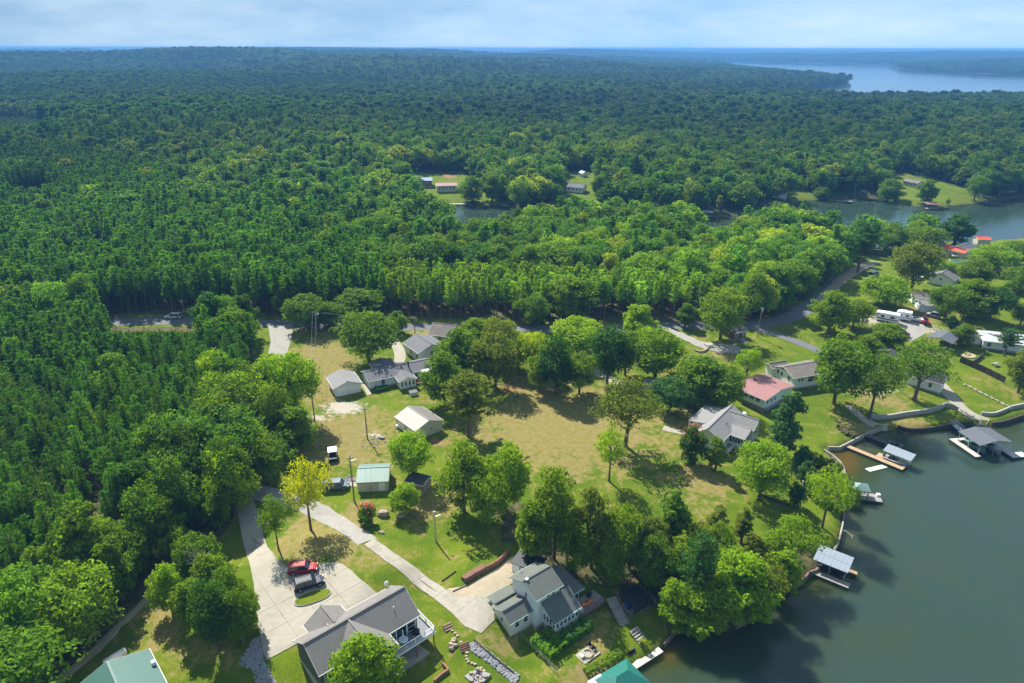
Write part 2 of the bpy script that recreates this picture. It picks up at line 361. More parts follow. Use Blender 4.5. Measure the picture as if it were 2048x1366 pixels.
# ------------------------------------------------------------------ ground and water
OPEN = [(60,1430),(295,1195),(345,1150),(430,1105),(462,1040),(470,1000),(466,900),(478,820),(515,740),(500,690),(500,655),(236,656),(236,628),(520,632),(780,636),(768,560),(782,560),(800,636),(1020,642),
    (1400,646),(1500,642),(1570,628),(1622,585),(1700,530),(1740,503),(1800,502),(1880,482),(2100,466),(3000,462),(3000,2600),(-600,2600)]
OPENS = [OPEN, [(1545,376),(1600,380),(1668,398),(1668,408),(1590,408)], [(1775,345),(1810,345),(1950,378),(1965,412),(1860,420),(1775,404),(1762,395)], [(1110,348),(1190,340),(1198,422),(1118,420)], [(815,345),(930,345),(990,400),(1000,418),(880,424),(822,412)]]
WOODS = [  # groves inside the cleared land (photo pixels of the trunks' feet)
    [(990,1010),(1060,1000),(1110,1080),(1200,1120),(1300,1130),(1400,1110),(1500,1110),(1600,1090),(1650,1100),(1640,1140),(1560,1185),(1480,1240),(1390,1255),(1345,1240),(1280,1195),(1190,1165),(1100,1140),(1060,1100),(1010,1085)]]
def open_px(px, py):
    o = np.zeros(np.shape(px), bool)
    for p in OPENS: o |= inside(p, px, py)
    for w in WOODS: o &= ~inside(w, px, py)
    return o
def blob(px, py, spots):
    v = np.zeros(np.shape(px))
    for (cx, cy, rx, ry, a) in spots: v = np.maximum(v, a*np.exp(-(((px-cx)/rx)**2+((py-cy)/ry)**2)))
    return v
def build_ground():
    nx, ny = len(GX), len(GY)
    V = np.stack([_gx, _gy, GZ], -1).reshape(-1, 3)
    idx = np.arange(nx*ny).reshape(ny, nx)
    F = np.stack([idx[:-1,:-1], idx[:-1,1:], idx[1:,1:], idx[1:,:-1]], -1).reshape(-1, 4)
    me = mesh_np('ground', V, F, 'ground', True)
    px, py = to_px(V[:,0], V[:,1], V[:,2]); front = V[:,1] > 20
    op = open_px(px, py)
    dist = np.hypot(V[:,0], V[:,1])
    dry = blob(px, py, [(1130,860,190,90,.85),(700,880,110,60,.75),(650,740,60,70,.8),(850,1010,60,40,.7),(1400,960,120,60,.45),(640,1080,90,50,.75),(330,1230,70,60,.7),(1080,780,60,40,.8),(1440,700,60,30,.4),(1700,850,60,30,.35),(1760,800,60,25,.55),
        (420,1290,60,50,.5),(1000,1290,50,30,.5),(1180,1260,60,40,.6),(1840,640,60,25,.5),(1160,1350,60,30,.6),(700,1030,50,30,.5),(880,660,60,15,.5),(1820,845,40,12,.7)])+0.24*np.where(dist < 330, 1, 0)
    clay = blob(px, py, [(1020,775,40,20,.75),(1110,820,50,25,.5),(1100,900,90,45,.42),(920,855,40,15,.6),(880,885,40,12,.8),(700,875,40,18,.5),(650,800,40,16,.6),(1000,900,40,30,.5),(1170,700,40,20,.5),(960,1010,50,20,.7),(1240,1180,60,30,.6),(1290,1230,40,30,.45),(1020,860,60,25,.4),(1480,680,40,12,.3),
        (1690,540,30,22,1.0),(1800,345,30,10,1.0),(470,1030,18,30,.7),(900,345,22,16,1.1)])
    grav = blob(px, py, [(690,815,48,16,1.0),(640,835,40,10,.7),(745,870,22,8,.7),(1770,640,80,14,.75),(1840,660,60,12,.7),(690,965,40,9,1.0),(1660,560,22,14,.9),(1760,785,50,8,.6)])
    sd = shore_d(V[:,0], V[:,1])
    vals = dict(dry=dry, clay=clay, gravel=grav, forest=np.where(op & front, 0.0, 1.0), distant=sstep(250, 500, dist), bed=1-sstep(-0.6, 0.2, sd))
    for k, v in vals.items():
        a = me.attributes.new(k, 'FLOAT', 'POINT'); a.data.foreach_set('value', np.ascontiguousarray(v, np.float32))
    o = link(bpy.data.objects.new('ground', me)); tag(o, kind='structure')
build_ground()
def build_water():
    gx = axis(-60, 170, 3.0, -14000, 14000, 1.12); gy = axis(48, 180, 3.0, -260, 14000, 1.10)
    X, Y = np.meshgrid(gx, gy); nx, ny = len(gx), len(gy)
    V = np.stack([X, Y, np.zeros_like(X)], -1).reshape(-1, 3); idx = np.arange(nx*ny).reshape(ny, nx)
    F = np.stack([idx[:-1,:-1], idx[:-1,1:], idx[1:,1:], idx[1:,:-1]], -1).reshape(-1, 4)
    sd = shore_d(V[:,0], V[:,1])
    keep = (sd[F] < 6).any(1) | (np.hypot(V[F[:,0],0], V[F[:,0],1]) > 5e9)
    big = np.maximum(V[F[:,1],0]-V[F[:,0],0], V[F[:,3],1]-V[F[:,0],1])
    keep |= (sd[F].min(1) < big*1.5)
    F = F[keep]
    me = mesh_np('water', V, F, 'water', True)
    px, py = to_px(V[:,0], V[:,1], V[:,2])
    sh = np.exp(np.minimum(sd, 0)/5.0)*0.35+blob(px, py, [(1690,925,45,28,.55),(1740,900,25,12,.35),(1650,1165,40,22,.25),(1700,1020,20,15,.3),(1330,1310,70,40,.22),(1810,900,40,30,.18)])
    a = me.attributes.new('shallow', 'FLOAT', 'POINT'); a.data.foreach_set('value', np.ascontiguousarray(sh, np.float32))
    tag(link(bpy.data.objects.new('water', me)), kind='structure')
build_water()
# ------------------------------------------------------------------ trees
def unit(v): return v/np.maximum(np.linalg.norm(v, axis=-1, keepdims=True), 1e-9)
def leaf_quads(P, Nn, size, r, aspect=0.62):
    """rhombic leaf sprays at P facing roughly Nn"""
    n = len(P); t = unit(np.cross(Nn, unit(r.normal(size=(n, 3))))); b = np.cross(Nn, t)
    s = size*r.uniform(0.65, 1.35, (n, 1)); t = t*s; b = b*s*aspect
    V = np.stack([P-t, P-b*r.uniform(.7, 1.2, (n, 1)), P+t, P+b*r.uniform(.7, 1.2, (n, 1))], 1).reshape(-1, 3)
    return V, np.arange(4*n).reshape(-1, 4)
def limb(mb, pts, rad, n=6):
    for i in range(len(pts)-1): mb.tube(pts[i], pts[i+1], rad[i], rad[i+1], n, cap=(i == len(pts)-2))
def broadleaf(seed, h, w, clumps, per, leaf, base=0.22, flat=1.0, limbs=9, top=1.0):
    r = np.random.default_rng(seed); cz = h*(base+(1-base)*0.5); ax = np.array([w/2, w/2, h*(1-base)/2])
    C = []; tries = 0
    while len(C) < clumps and tries < 4000:
        tries += 1
        d = unit(r.normal(size=3)); q = d*(r.uniform(0.10, 1.0)**0.42)*0.86
        if q[2] < -0.5 and base > 0.11 and r.random() < 0.6: continue
        taper = 1-0.32*max(q[2], 0)*top+0.06*r.normal()
        c = np.array([q[0]*taper, q[1]*taper, q[2]])
        if C and min(np.linalg.norm(c-k) for k in C) < 0.13: continue
        C.append(c)
    C = np.array(C); skew = 1+0.18*np.sin(np.arctan2(C[:,1], C[:,0])*2+r.uniform(0, 6))
    C[:,:2] *= skew[:,None]
    W = C*ax+np.array([0, 0, cz]); cr = r.uniform(0.095, 0.215, len(W))*w*(0.8+0.2*(1-np.abs(C[:,2])))
    P = []; Nn = []
    for c, R in zip(W, cr):
        k = int(1.55*per*(R/(0.21*w))**1.7)
        d = unit(r.normal(size=(k, 3))*np.array([1, 1, 0.85])+np.array([0, 0, 0.25])); rad = r.uniform(0.35, 1.0, (k, 1))**0.5*R*(1+0.22*np.sin(d[:,:1]*5+d[:,1:2]*4+r.uniform(0, 6)))
        P.append(c+d*rad*np.array([1, 1, 0.72*flat])); Nn.append(unit(d*0.85+r.normal(size=(k, 3))*0.5+np.array([0, 0, 0.25])))
    V, F = leaf_quads(np.vstack(P), np.vstack(Nn), leaf, r)
    mb = MB(); tr = 0.018*h+0.05
    bend = r.normal(size=2)*0.03*h
    trunk = [(0, 0, -0.3), (bend[0]*.3, bend[1]*.3, h*0.2), (bend[0], bend[1], h*0.45), (bend[0]*1.2, bend[1]*1.2, h*0.78)]
    limb(mb, trunk, [tr*1.35, tr, tr*.7, tr*.2])
    for k in r.permutation(len(W))[:limbs]:
        t = r.uniform(0.25, 0.6); s = np.array([bend[0]*t/.45, bend[1]*t/.45, h*t]); e = W[k]
        if e[2] < s[2]-0.05*h: s[2] = max(e[2]*0.8, h*0.15); s[:2] = bend*(s[2]/h)/.45
        m_ = (s+e)/2+np.array([0, 0, 0.04*h]); limb(mb, [s, m_, e], [tr*.45, tr*.3, tr*.08], 5)
    return (V, F), mb
def pine(seed, h, w, whorls, per, leaf, base=0.38, round_=0.5, needle=0.2):
    r = np.random.default_rng(seed); P = []; Nn = []; mb = MB(); tr = 0.011*h+0.05
    limb(mb, [(0, 0, -0.3), (r.normal()*.06, r.normal()*.06, h*.5), (r.normal()*.1, r.normal()*.1, h*.97)], [tr*1.2, tr*.8, tr*.15])
    for i in range(whorls):
        t = (i+r.uniform(0, .8))/whorls; z = h*(base+(1-base)*t); R = w/2*((1-t)**round_)*(0.55+0.45*min(1, t*5+.3))*r.uniform(0.75, 1.15)+0.12
        nb = int(4+3*(1-t)); a0 = r.uniform(0, 6.28)
        for k in range(nb):
            a = a0+k*6.283/nb+r.normal()*.25; L = R*r.uniform(0.6, 1.12); d = np.array([math.cos(a), math.sin(a), r.uniform(0.05, 0.42)])
            if k % 2 == 0 and t < .85: mb.tube((0, 0, z), tuple(np.array([0, 0, z])+d*L*.9), tr*.22, tr*.06, 3, cap=False)
            nt = max(2, int(per*L/(w/2)))
            for q in range(nt):
                s = (q+r.uniform(.3, 1))/nt; c = np.array([0, 0, z])+d*L*s+np.array([0, 0, 0.22*L*s*s])+r.normal(size=3)*0.16*np.array([1, 1, .6])
                m_ = 7; nd = unit(d*0.6+np.array([0, 0, .75])+r.normal(size=(m_, 3))*0.75)
                P.append((c+nd*leaf*.55, nd))
    Pc = np.vstack([p for p, _ in P]); D = np.vstack([d for _, d in P]); n = len(Pc)
    side = unit(np.cross(D, r.normal(size=(n, 3)))); s = leaf*r.uniform(.7, 1.3, (n, 1)); D = D*s; side = side*s*needle
    V = np.stack([Pc-D, Pc-side, Pc+D, Pc+side], 1).reshape(-1, 3)
    return (V, np.arange(4*n).reshape(-1, 4)), mb
def tree_mats(kind): return ('needles', 'pine_bark') if kind == 'pine' else ('leaves', 'bark')
def tree_meshes(kind, res):
    (V, F), mb = res; lm, bm_ = tree_mats(kind)
    return mesh_np('crown', V, F, lm), mb.mesh('trunk', bm_, True)
def joined(kind, res):
    (V, F), mb = res; lm, bm_ = tree_mats(kind)
    tv = np.array(mb.v); o = len(V)
    me = bpy.data.meshes.new('tree'); tf = [q for q in mb.f]
    me.from_pydata([], [], []); 
    faces = [tuple(x) for x in F]+[tuple(i+o for i in q) for q in tf]
    me.from_pydata(np.vstack([V, tv]).tolist(), [], faces); me.update()
    me.materials.append(MATS[lm]); me.materials.append(MATS[bm_])
    mi = np.zeros(len(faces), np.int32); mi[len(F):] = 1; me.polygons.foreach_set('material_index', mi)
    return me
# prototypes are 10 m tall (pines 12 m) and scaled per tree
BROAD = [tree_meshes('broad', broadleaf(s, 10, w, c, 165, 0.19, b, 1.0, 10, tp)) for s, w, c, b, tp in [(1, 8.2, 66, .06, 1.0), (2, 7.0, 64, .02, 1.4), (3, 9.0, 68, .12, .8), (4, 6.0, 60, .0, 1.6), (5, 7.8, 62, .09, 1.2), (6, 6.6, 68, -.02, 1.5)]]
LOOSE = [tree_meshes('broad', broadleaf(s, 10, w, c, 105, 0.17, b, 0.8, 14, tp)) for s, w, c, b, tp in [(11, 8.0, 40, .26, .8), (12, 7.0, 34, .22, 1.1), (13, 8.8, 44, .28, .7)]]
SLIM = [tree_meshes('broad', broadleaf(s, 10, w, c, 130, 0.17, b, 1.0, 8, tp)) for s, w, c, b, tp in [(21, 4.4, 56, .0, 1.7), (22, 3.8, 52, .0, 2.0)]]
BUSH = [tree_meshes('broad', broadleaf(s, 4, w, 40, 150, 0.13, -0.06, 1.0, 5, .9)) for s, w in [(31, 4.4), (32, 3.6)]]
PINES = [tree_meshes('pine', pine(s, 12, w, 19, 6, 0.30, b, rd, .2)) for s, w, b, rd in [(41, 3.9, .34, .55), (42, 4.3, .3, .45), (43, 3.5, .38, .6), (44, 4.6, .42, .4)]]
BIGPINE = [tree_meshes('pine', pine(s, 16, w, 18, 10, 0.42, b, .4, .22)) for s, w, b in [(51, 7.5, .42), (52, 6.6, .36)]]
far_protos = bpy.data.collections.new('tree_prototypes')
def proto(kind, me):
    far_protos.objects.link(bpy.data.objects.new('%s_%02d' % (kind, len(far_protos.objects)), me))
for s, w, c, b, tp in [(1, 8.6, 52, .12, .9), (2, 7.4, 46, .10, 1.2), (3, 9.6, 58, .16, .6), (4, 6.4, 44, .06, 1.4), (6, 7.0, 52, .06, 1.2)]: proto('a', joined('broad', broadleaf(s, 10, w, c, 52, 0.34, b, 1.0, 4, tp)))      # 0-4 middle distance
for s, w, c in [(61, 9, 20), (62, 7.6, 18), (63, 8.2, 22)]: proto('b', joined('broad', broadleaf(s, 10, w, c, 16, 0.66, .12, 1.0, 1, .8)))              # 5-7 far
for s, w, b, rd in [(41, 3.9, .34, .55), (42, 4.3, .3, .45), (43, 3.5, .38, .6), (44, 4.6, .42, .4)]: proto('c', joined('pine', pine(s, 12, w, 14, 4, 0.42, b, rd, .26)))                                   # 8-11 middle distance
for s, w in [(71, 4.2), (72, 5.2)]: proto('d', joined('pine', pine(s, 12, w, 9, 2, 0.95, .3, .5, .34)))                                                # 12-13 far
proto('e', joined('pine', pine(81, 3, 2.4, 6, 3, 0.4, .05, .6, .35)))                                                                                     # 14 seedling
def tint_broad(n, r, yellow=0.0):
    a = np.array([0.058, 0.114, 0.010]); b = np.array([0.120, 0.168, 0.010]); c = np.array([0.034, 0.082, 0.012]); y = np.array([0.21, 0.22, 0.02])
    t = r.random((n, 1)); k = r.random((n, 1))
    col = np.where(t < .45, a+(b-a)*k*0.75, np.where(t < .72, a+(c-a)*k, a*(0.8+0.45*k)))
    return np.where(r.random((n, 1)) < yellow, y*.35+b*.65, col)*r.uniform(.85, 1.15, (n, 1))
def tint_pine(n, r):
    a = np.array([0.034, 0.092, 0.011]); b = np.array([0.062, 0.132, 0.011]); return (a+(b-a)*r.random((n, 1)))*r.uniform(.8, 1.2, (n, 1))
PINE_A = [(-900,2200),(-900,660),(232,660),(402,662),(520,690),(505,760),(462,830),(450,900),(425,965),(330,1005),(290,1060),(235,1120),(150,1180),(40,1215),(-100,1300),(-300,1600)]
PINE_B = [(-900,628),(235,628),(780,634),(1020,638),(1400,640),(1440,618),(1380,606),(1250,599),(1050,592),(900,586),(800,584),(790,560),(850,535),(700,522),(560,528),(450,492),(380,445),(330,375),(150,325),(-900,305)]
YOUNG = [(-200,240),(60,242),(140,264),(60,300),(-200,306)]
BLOCK = [(775,645),(1445,648),(1445,600),(775,572)]
def gen_forest():
    r = np.random.default_rng(99); rows = []     # x, y, kind(0 broad,1 pine,2 seedling), height, width scale
    def grid(y0, y1, s, half):
        ys = np.arange(y0, y1, s*0.9); out = []
        for i, y in enumerate(ys):
            xs = np.arange(-y*half-30, y*half+30, s)+(i % 2)*s/2; out.append(np.stack([xs, np.full_like(xs, y)], -1))
        g = np.vstack(out); return g+r.uniform(-.36, .36, g.shape)*s
    def ok(g):
        z = gz(g[:,0], g[:,1]); sd = shore_d(g[:,0], g[:,1]); px, py = to_px(g[:,0], g[:,1], z); return z, sd, px, py
    # plantation pines
    g = grid(40, 560, 3.05, .86); z, sd, px, py = ok(g)
    pm_ = (inside(PINE_A, px, py) | inside(PINE_B, px, py)) & ~inside(YOUNG, px, py) & (sd > 4) & (r.random(len(g)) < .86)
    n = np.sin(g[:,0]/31)*np.sin(g[:,1]/27+1)+.4*np.sin(g[:,0]/11+g[:,1]/13); pm_ &= n > -1.02
    gap = blob(px, py, [(150,1045,26,16,1), (250,965,30,14,1), (60,930,22,12,1)]); pm_ &= gap < .4
    gp = g[pm_]; a_ = inside(PINE_A, px[pm_], py[pm_])
    blk = ~a_ & (px[pm_] > 775); rows.append(np.column_stack([gp, np.ones(len(gp)), np.where(blk, r.uniform(11.8, 12.9, len(gp)), 1)*np.where(blk, 1, 1)*np.where(a_ | ~blk, np.where(a_, r.uniform(9.4, 13.6, len(gp)), r.uniform(12.0, 15.8, len(gp))), 1), r.uniform(.75, 1.12, len(gp))]))
    # broadleaf woods near and middle
    for y0, y1, s, half in [(30, 330, 6.0, .86), (330, 900, 7.2, .86), (900, 1900, 8.4, .86), (1900, 3600, 12.5, .86), (3600, 6500, 24, .86)]:
        g = grid(y0, y1, s, half); z, sd, px, py = ok(g)
        m = ~open_px(px, py) & (sd > (2.5 if y1 < 400 else 4)) & ~inside(WOODS[0], px, py) & ~inside(YOUNG, px, py)
        inp = inside(PINE_A, px, py) | inside(PINE_B, px, py)
        m &= ~inp | (r.random(len(g)) < (0.06 if y0 == 30 else 0.05)); m &= ~inside(BLOCK, px, py) & ~((px > 225) & (px < 405) & (py > 640) & (py < 770))
        g = g[m]; px, py = px[m], py[m]
        st = np.sin(g[:,0]/170+.8)*np.sin(g[:,1]/210+2)+.5*np.sin(g[:,0]/77-g[:,1]/91) if y0 < 900 else np.sin(g[:,0]/390+.8)*np.sin(g[:,1]/520+2)+.6*np.sin(g[:,0]/250-g[:,1]/330)
        wood = np.zeros(len(g), bool)
        for w in WOODS: wood |= inside(w, px, py)
        pine_ = (r.random(len(g)) < np.where(st > .35, .75, .16)) & ~wood & (g[:,1] > 120)
        hgt = np.where(pine_, r.uniform(12, 19, len(g)), 8.5+9.5*r.random(len(g))**0.9)*np.where(wood, .78, 1.0)
        if y0 >= 1900: hgt = hgt*1.15
        rows.append(np.column_stack([g, pine_, hgt, np.where(pine_, s/5.0 if y0 >= 330 else 1.25, s/7.6 if y0 >= 900 else 1.0)*r.uniform(.72, 1.38, len(g))]))
    g = grid(480, 800, 4.0, .86); z, sd, px, py = ok(g); m = inside(YOUNG, px, py); g = g[m]
    rows.append(np.column_stack([g, np.full(len(g), 2), r.uniform(3, 4.5, len(g)), r.uniform(.9, 1.3, len(g))]))
    T = np.vstack(rows); z = gz(T[:,0], T[:,1]); px, py = to_px(T[:,0], T[:,1], z); k = (px > 225) & (px < 405) & (py > 650) & (py < 780)
    T[k,3] = np.clip(np.minimum(T[k,3], (py[k]-658)/7.6), 1.4, 20); return T      # young growth in front of the road
def place_tree(name, meshes, p, h, w, proto_h, proto_w, rz, tint, label, group=None, cat='tree'):
    t = thing(name, label, cat, p, rz, group); sx = w/proto_w; t.scale = (sx, sx, h/proto_h)
    c = part('crown', meshes[0], t); c['tint'] = [float(v) for v in tint]; part('trunk', meshes[1], t); return t
BW = [8.2, 7.0, 9.0, 6.0, 7.8, 6.6]; LW = [8.0, 7.0, 8.8]; SW = [4.4, 3.8]; UW = [4.4, 3.6]; PW = [3.9, 4.3, 3.5, 4.6]; GW = [7.5, 6.6]
def instancer(name, coll, P, rot, scl, idx, tint):
    me = bpy.data.meshes.new(name); me.vertices.add(len(P)); me.vertices.foreach_set('co', np.asarray(P, np.float32).ravel()); me.update()
    a = me.attributes.new('rot', 'FLOAT', 'POINT'); a.data.foreach_set('value', np.asarray(rot, np.float32))
    a = me.attributes.new('scl', 'FLOAT_VECTOR', 'POINT'); a.data.foreach_set('vector', np.asarray(scl, np.float32).ravel())
    a = me.attributes.new('idx', 'INT', 'POINT'); a.data.foreach_set('value', np.asarray(idx, np.int32))
    a = me.attributes.new('tint', 'FLOAT_COLOR', 'POINT'); a.data.foreach_set('color', np.column_stack([tint, np.ones(len(P))]).astype(np.float32).ravel())
    o = link(bpy.data.objects.new(name, me))
    ng = bpy.data.node_groups.new(name, 'GeometryNodeTree'); ng.interface.new_socket('Geometry', in_out='INPUT', socket_type='NodeSocketGeometry'); ng.interface.new_socket('Geometry', in_out='OUTPUT', socket_type='NodeSocketGeometry')
    N = ng.nodes.new; L = ng.links.new
    gi, go, iop, ci = N('NodeGroupInput'), N('NodeGroupOutput'), N('GeometryNodeInstanceOnPoints'), N('GeometryNodeCollectionInfo')
    ci.inputs['Collection'].default_value = coll; ci.inputs['Separate Children'].default_value = True; ci.inputs['Reset Children'].default_value = True
    def na(nm, ty):
        n = N('GeometryNodeInputNamedAttribute'); n.data_type = ty; n.inputs['Name'].default_value = nm; return n.outputs['Attribute']
    cx = N('ShaderNodeCombineXYZ'); L(na('rot', 'FLOAT'), cx.inputs['Z'])
    L(gi.outputs[0], iop.inputs['Points']); L(ci.outputs[0], iop.inputs['Instance']); iop.inputs['Pick Instance'].default_value = True
    L(na('idx', 'INT'), iop.inputs['Instance Index']); L(cx.outputs[0], iop.inputs['Rotation']); L(na('scl', 'FLOAT_VECTOR'), iop.inputs['Scale']); L(iop.outputs[0], go.inputs[0])
    md = o.modifiers.new('instances', 'NODES'); md.node_group = ng
    return o
def build_forest():
    r = np.random.default_rng(5); T = gen_forest(); x, y, kind, h, ws = T.T; n = len(T); z = gz(x, y)
    px, py = to_px(x, y, z); dist = np.hypot(x, y)
    tp = to_px(x, y, z+h); vis = (px > -60) & (px < 2108) & (tp[1] < 1366) & (py > 0)
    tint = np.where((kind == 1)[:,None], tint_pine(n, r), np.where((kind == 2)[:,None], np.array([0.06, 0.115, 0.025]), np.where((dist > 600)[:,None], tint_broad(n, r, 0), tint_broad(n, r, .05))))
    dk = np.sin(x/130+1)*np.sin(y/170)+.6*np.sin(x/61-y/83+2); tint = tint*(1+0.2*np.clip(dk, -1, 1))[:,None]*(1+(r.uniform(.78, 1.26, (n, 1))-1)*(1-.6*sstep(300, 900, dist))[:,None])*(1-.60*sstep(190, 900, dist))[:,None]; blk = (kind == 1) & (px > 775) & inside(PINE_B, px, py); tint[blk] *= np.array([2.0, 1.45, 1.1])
    solo = np.zeros(n, bool)
    for k, lim in ((1, 292), (0, 205)):
        c = np.where((kind == k) & vis)[0]; c = c[np.argsort(dist[c]/(h[c] if k == 0 else 1))][:lim]; solo[c] = True
    for i in np.where(solo)[0]:
        p = (x[i], y[i], z[i]); rz = r.uniform(0, 6.28)
        if kind[i] == 1:
            k = r.integers(4); w_ = PW[k]*h[i]/12*ws[i]
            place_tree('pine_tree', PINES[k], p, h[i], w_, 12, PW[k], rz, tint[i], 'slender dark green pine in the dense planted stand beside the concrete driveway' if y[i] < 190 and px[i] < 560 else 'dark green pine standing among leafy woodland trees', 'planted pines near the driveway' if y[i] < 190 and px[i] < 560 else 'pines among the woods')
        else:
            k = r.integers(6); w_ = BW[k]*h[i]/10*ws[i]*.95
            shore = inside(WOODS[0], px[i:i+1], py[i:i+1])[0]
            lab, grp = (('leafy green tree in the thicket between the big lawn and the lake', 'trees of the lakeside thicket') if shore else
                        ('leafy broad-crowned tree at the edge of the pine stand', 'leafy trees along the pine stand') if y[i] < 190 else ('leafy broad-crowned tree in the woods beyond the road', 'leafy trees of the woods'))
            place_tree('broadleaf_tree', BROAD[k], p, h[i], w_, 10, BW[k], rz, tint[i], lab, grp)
    for nm, k, lab in (('pine_forest', 1, 'dense dark green mass of pines stretching to the horizon'), ('broadleaf_forest', 0, 'rolling canopy of leafy woodland stretching to the horizon'), ('young_plantation', 2, 'pale green field of young planted pines')):
        m = (kind == k) & ~solo; d = dist[m]; nn = m.sum()
        if k == 1: idx = np.where(d < 700, r.integers(8, 12, nn), r.integers(12, 14, nn)); pw = np.array([0]*8+PW+[4.2, 5.2])[idx]; sx = h[m]/12*ws[m]; ph = 12
        elif k == 0: idx = np.where(d < 750, r.integers(0, 5, nn), r.integers(5, 8, nn)); sx = h[m]/10*ws[m]; ph = 10
        else: idx = np.full(nn, 14); sx = h[m]/3*ws[m]; ph = 3
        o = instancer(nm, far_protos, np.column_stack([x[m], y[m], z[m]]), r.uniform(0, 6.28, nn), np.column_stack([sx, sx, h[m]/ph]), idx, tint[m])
        tag(o, lab, 'forest', kind='stuff')
    print('FOREST', n, solo.sum())
build_forest()
# ------------------------------------------------------------------ buildings
pm('shingle_charcoal', (0.158, 0.148, 0.142), 0.9, 0.3, 5.0, bump=0.3, stain=(0.12, 0.112, 0.106)); pm('shingle_slate', (0.125, 0.125, 0.14), 0.9, 0.15, 4.0, stain=(0.10, 0.10, 0.115))
pm('shingle_green_grey', (0.105, 0.115, 0.105), 0.9, 0.2, 4.0, stain=(0.075, 0.085, 0.075)); pm('shingle_pale', (0.19, 0.187, 0.19), 0.9, 0.13, 3.0, stain=(0.16, 0.16, 0.165))
pm('shingle_old', (0.13, 0.115, 0.105), 0.9, 0.3, 2.0, stain=(0.21, 0.19, 0.17)); pm('shingle_dark', (0.05, 0.05, 0.056), 0.9, 0.2, 3.0, stain=(0.08, 0.08, 0.085)); pm('shingle_brown', (0.15, 0.12, 0.11), 0.9, 0.2, 3.0)
pm('metal_roof_tan', (0.165, 0.155, 0.145), 0.5, 0.08, 1.0, 0.0, stripes=('X', 0.6, 0.82)); pm('metal_roof_green', (0.125, 0.21, 0.19), 0.5, 0.12, 0.8, stripes=('X', 0.6, 0.8)); pm('metal_roof_teal', (0.016, 0.13, 0.11), 0.45, 0.05, 0.8, stripes=('X', 0.9, 0.85))
pm('metal_roof_hunter', (0.032, 0.105, 0.09), 0.55, 0.06, 0.8, stripes=('Y', 0.3, 0.8)); pm('metal_roof_rose', (0.255, 0.12, 0.12), 0.6, 0.12, 0.8, stain=(0.26, 0.16, 0.15), stripes=('X', 0.9, 0.86)); pm('metal_roof_orange', (0.50, 0.075, 0.04), 0.6, 0.1, 1.0)
pm('metal_roof_white', (0.40, 0.41, 0.43), 0.5, 0.06, 0.6, stripes=('X', 0.9, 0.86)); pm('metal_roof_blue', (0.12, 0.22, 0.36), 0.5, 0.08, 0.8); pm('metal_roof_slate', (0.085, 0.095, 0.115), 0.6, 0.08, 0.8, stripes=('X', 0.9, 0.85))
pm('galvanised', (0.21, 0.245, 0.30), 0.5, 0.08, 1.0, 0.1)
for n, c in dict(siding_white=(0.76, 0.77, 0.76), siding_cream=(0.60, 0.57, 0.48), siding_charcoal=(0.075, 0.080, 0.080), siding_grey=(0.50, 0.52, 0.53), siding_pale_blue=(0.58, 0.63, 0.65), siding_mint=(0.55, 0.66, 0.60), siding_tan=(0.47, 0.44, 0.37)).items(): pm(n, c, 0.7, 0.06, 1.2, stripes=('Z', 0.2, 0.82))
pm('siding_cabin', (0.16, 0.085, 0.055), 0.85, 0.2, 2, stripes=('Z', 0.25, 0.7)); pm('siding_shed_brown', (0.22, 0.17, 0.14), 0.85, 0.2, 2); pm('white_trim', (0.78, 0.78, 0.77), 0.6, 0.04, 2); pm('green_trim', (0.32, 0.50, 0.42), 0.6, 0.05, 2); pm('brown_trim', (0.16, 0.11, 0.08), 0.7, 0.1, 2)
pm('foundation', (0.36, 0.345, 0.32), 0.9, 0.14, 2, stain=(0.26, 0.22, 0.19)); pm('block', (0.30, 0.29, 0.27), 0.9, 0.2, 2); pm('brick_red', (0.24, 0.11, 0.075), 0.9, 0.25, 4)
pm('concrete', (0.285, 0.262, 0.215), 0.9, 0.12, 1.1, stain=(0.20, 0.18, 0.145), stain_scale=0.3); pm('concrete_old', (0.285, 0.262, 0.22), 0.9, 0.18, 1.4, stain=(0.20, 0.18, 0.145), stain_scale=0.4)
pm('asphalt', (0.105, 0.110, 0.122), 0.9, 0.14, 1.0, stain=(0.135, 0.14, 0.15), stain_scale=0.3); pm('gravel_track', (0.25, 0.24, 0.222), 0.95, 0.3, 3.0, bump=0.4, stain=(0.18, 0.165, 0.14)); pm('sand', (0.31, 0.26, 0.19), 0.95, 0.2, 1.5, stain=(0.27, 0.19, 0.12))
pm('deck_grey', (0.17, 0.18, 0.20), 0.8, 0.12, 1.5, stripes=('Y', 0.16, 0.6)); pm('deck_wood', (0.36, 0.25, 0.155), 0.85, 0.15, 1.5, stripes=('X', 0.16, 0.6)); pm('deck_weathered', (0.25, 0.235, 0.215), 0.9, 0.2, 1.5, stripes=('X', 0.16, 0.6)); pm('deck_dark', (0.085, 0.085, 0.088), 0.9, 0.2, 1.5, stripes=('Y', 0.16, 0.6)); pm('deck_pale', (0.42, 0.40, 0.37), 0.85, 0.12, 1.2, stripes=('X', 0.16, 0.65))
pm('wood_red', (0.165, 0.08, 0.055), 0.85, 0.2, 2); pm('timber', (0.17, 0.12, 0.085), 0.9, 0.25, 2.5); pm('timber_dark', (0.055, 0.042, 0.035), 0.9, 0.25, 2.5); pm('pole_wood', (0.20, 0.155, 0.12), 0.9, 0.15, 2); pm('steel', (0.42, 0.44, 0.46), 0.4, 0.05, 2, 0.6); pm('black_metal', (0.02, 0.02, 0.022), 0.5, 0.1, 2)
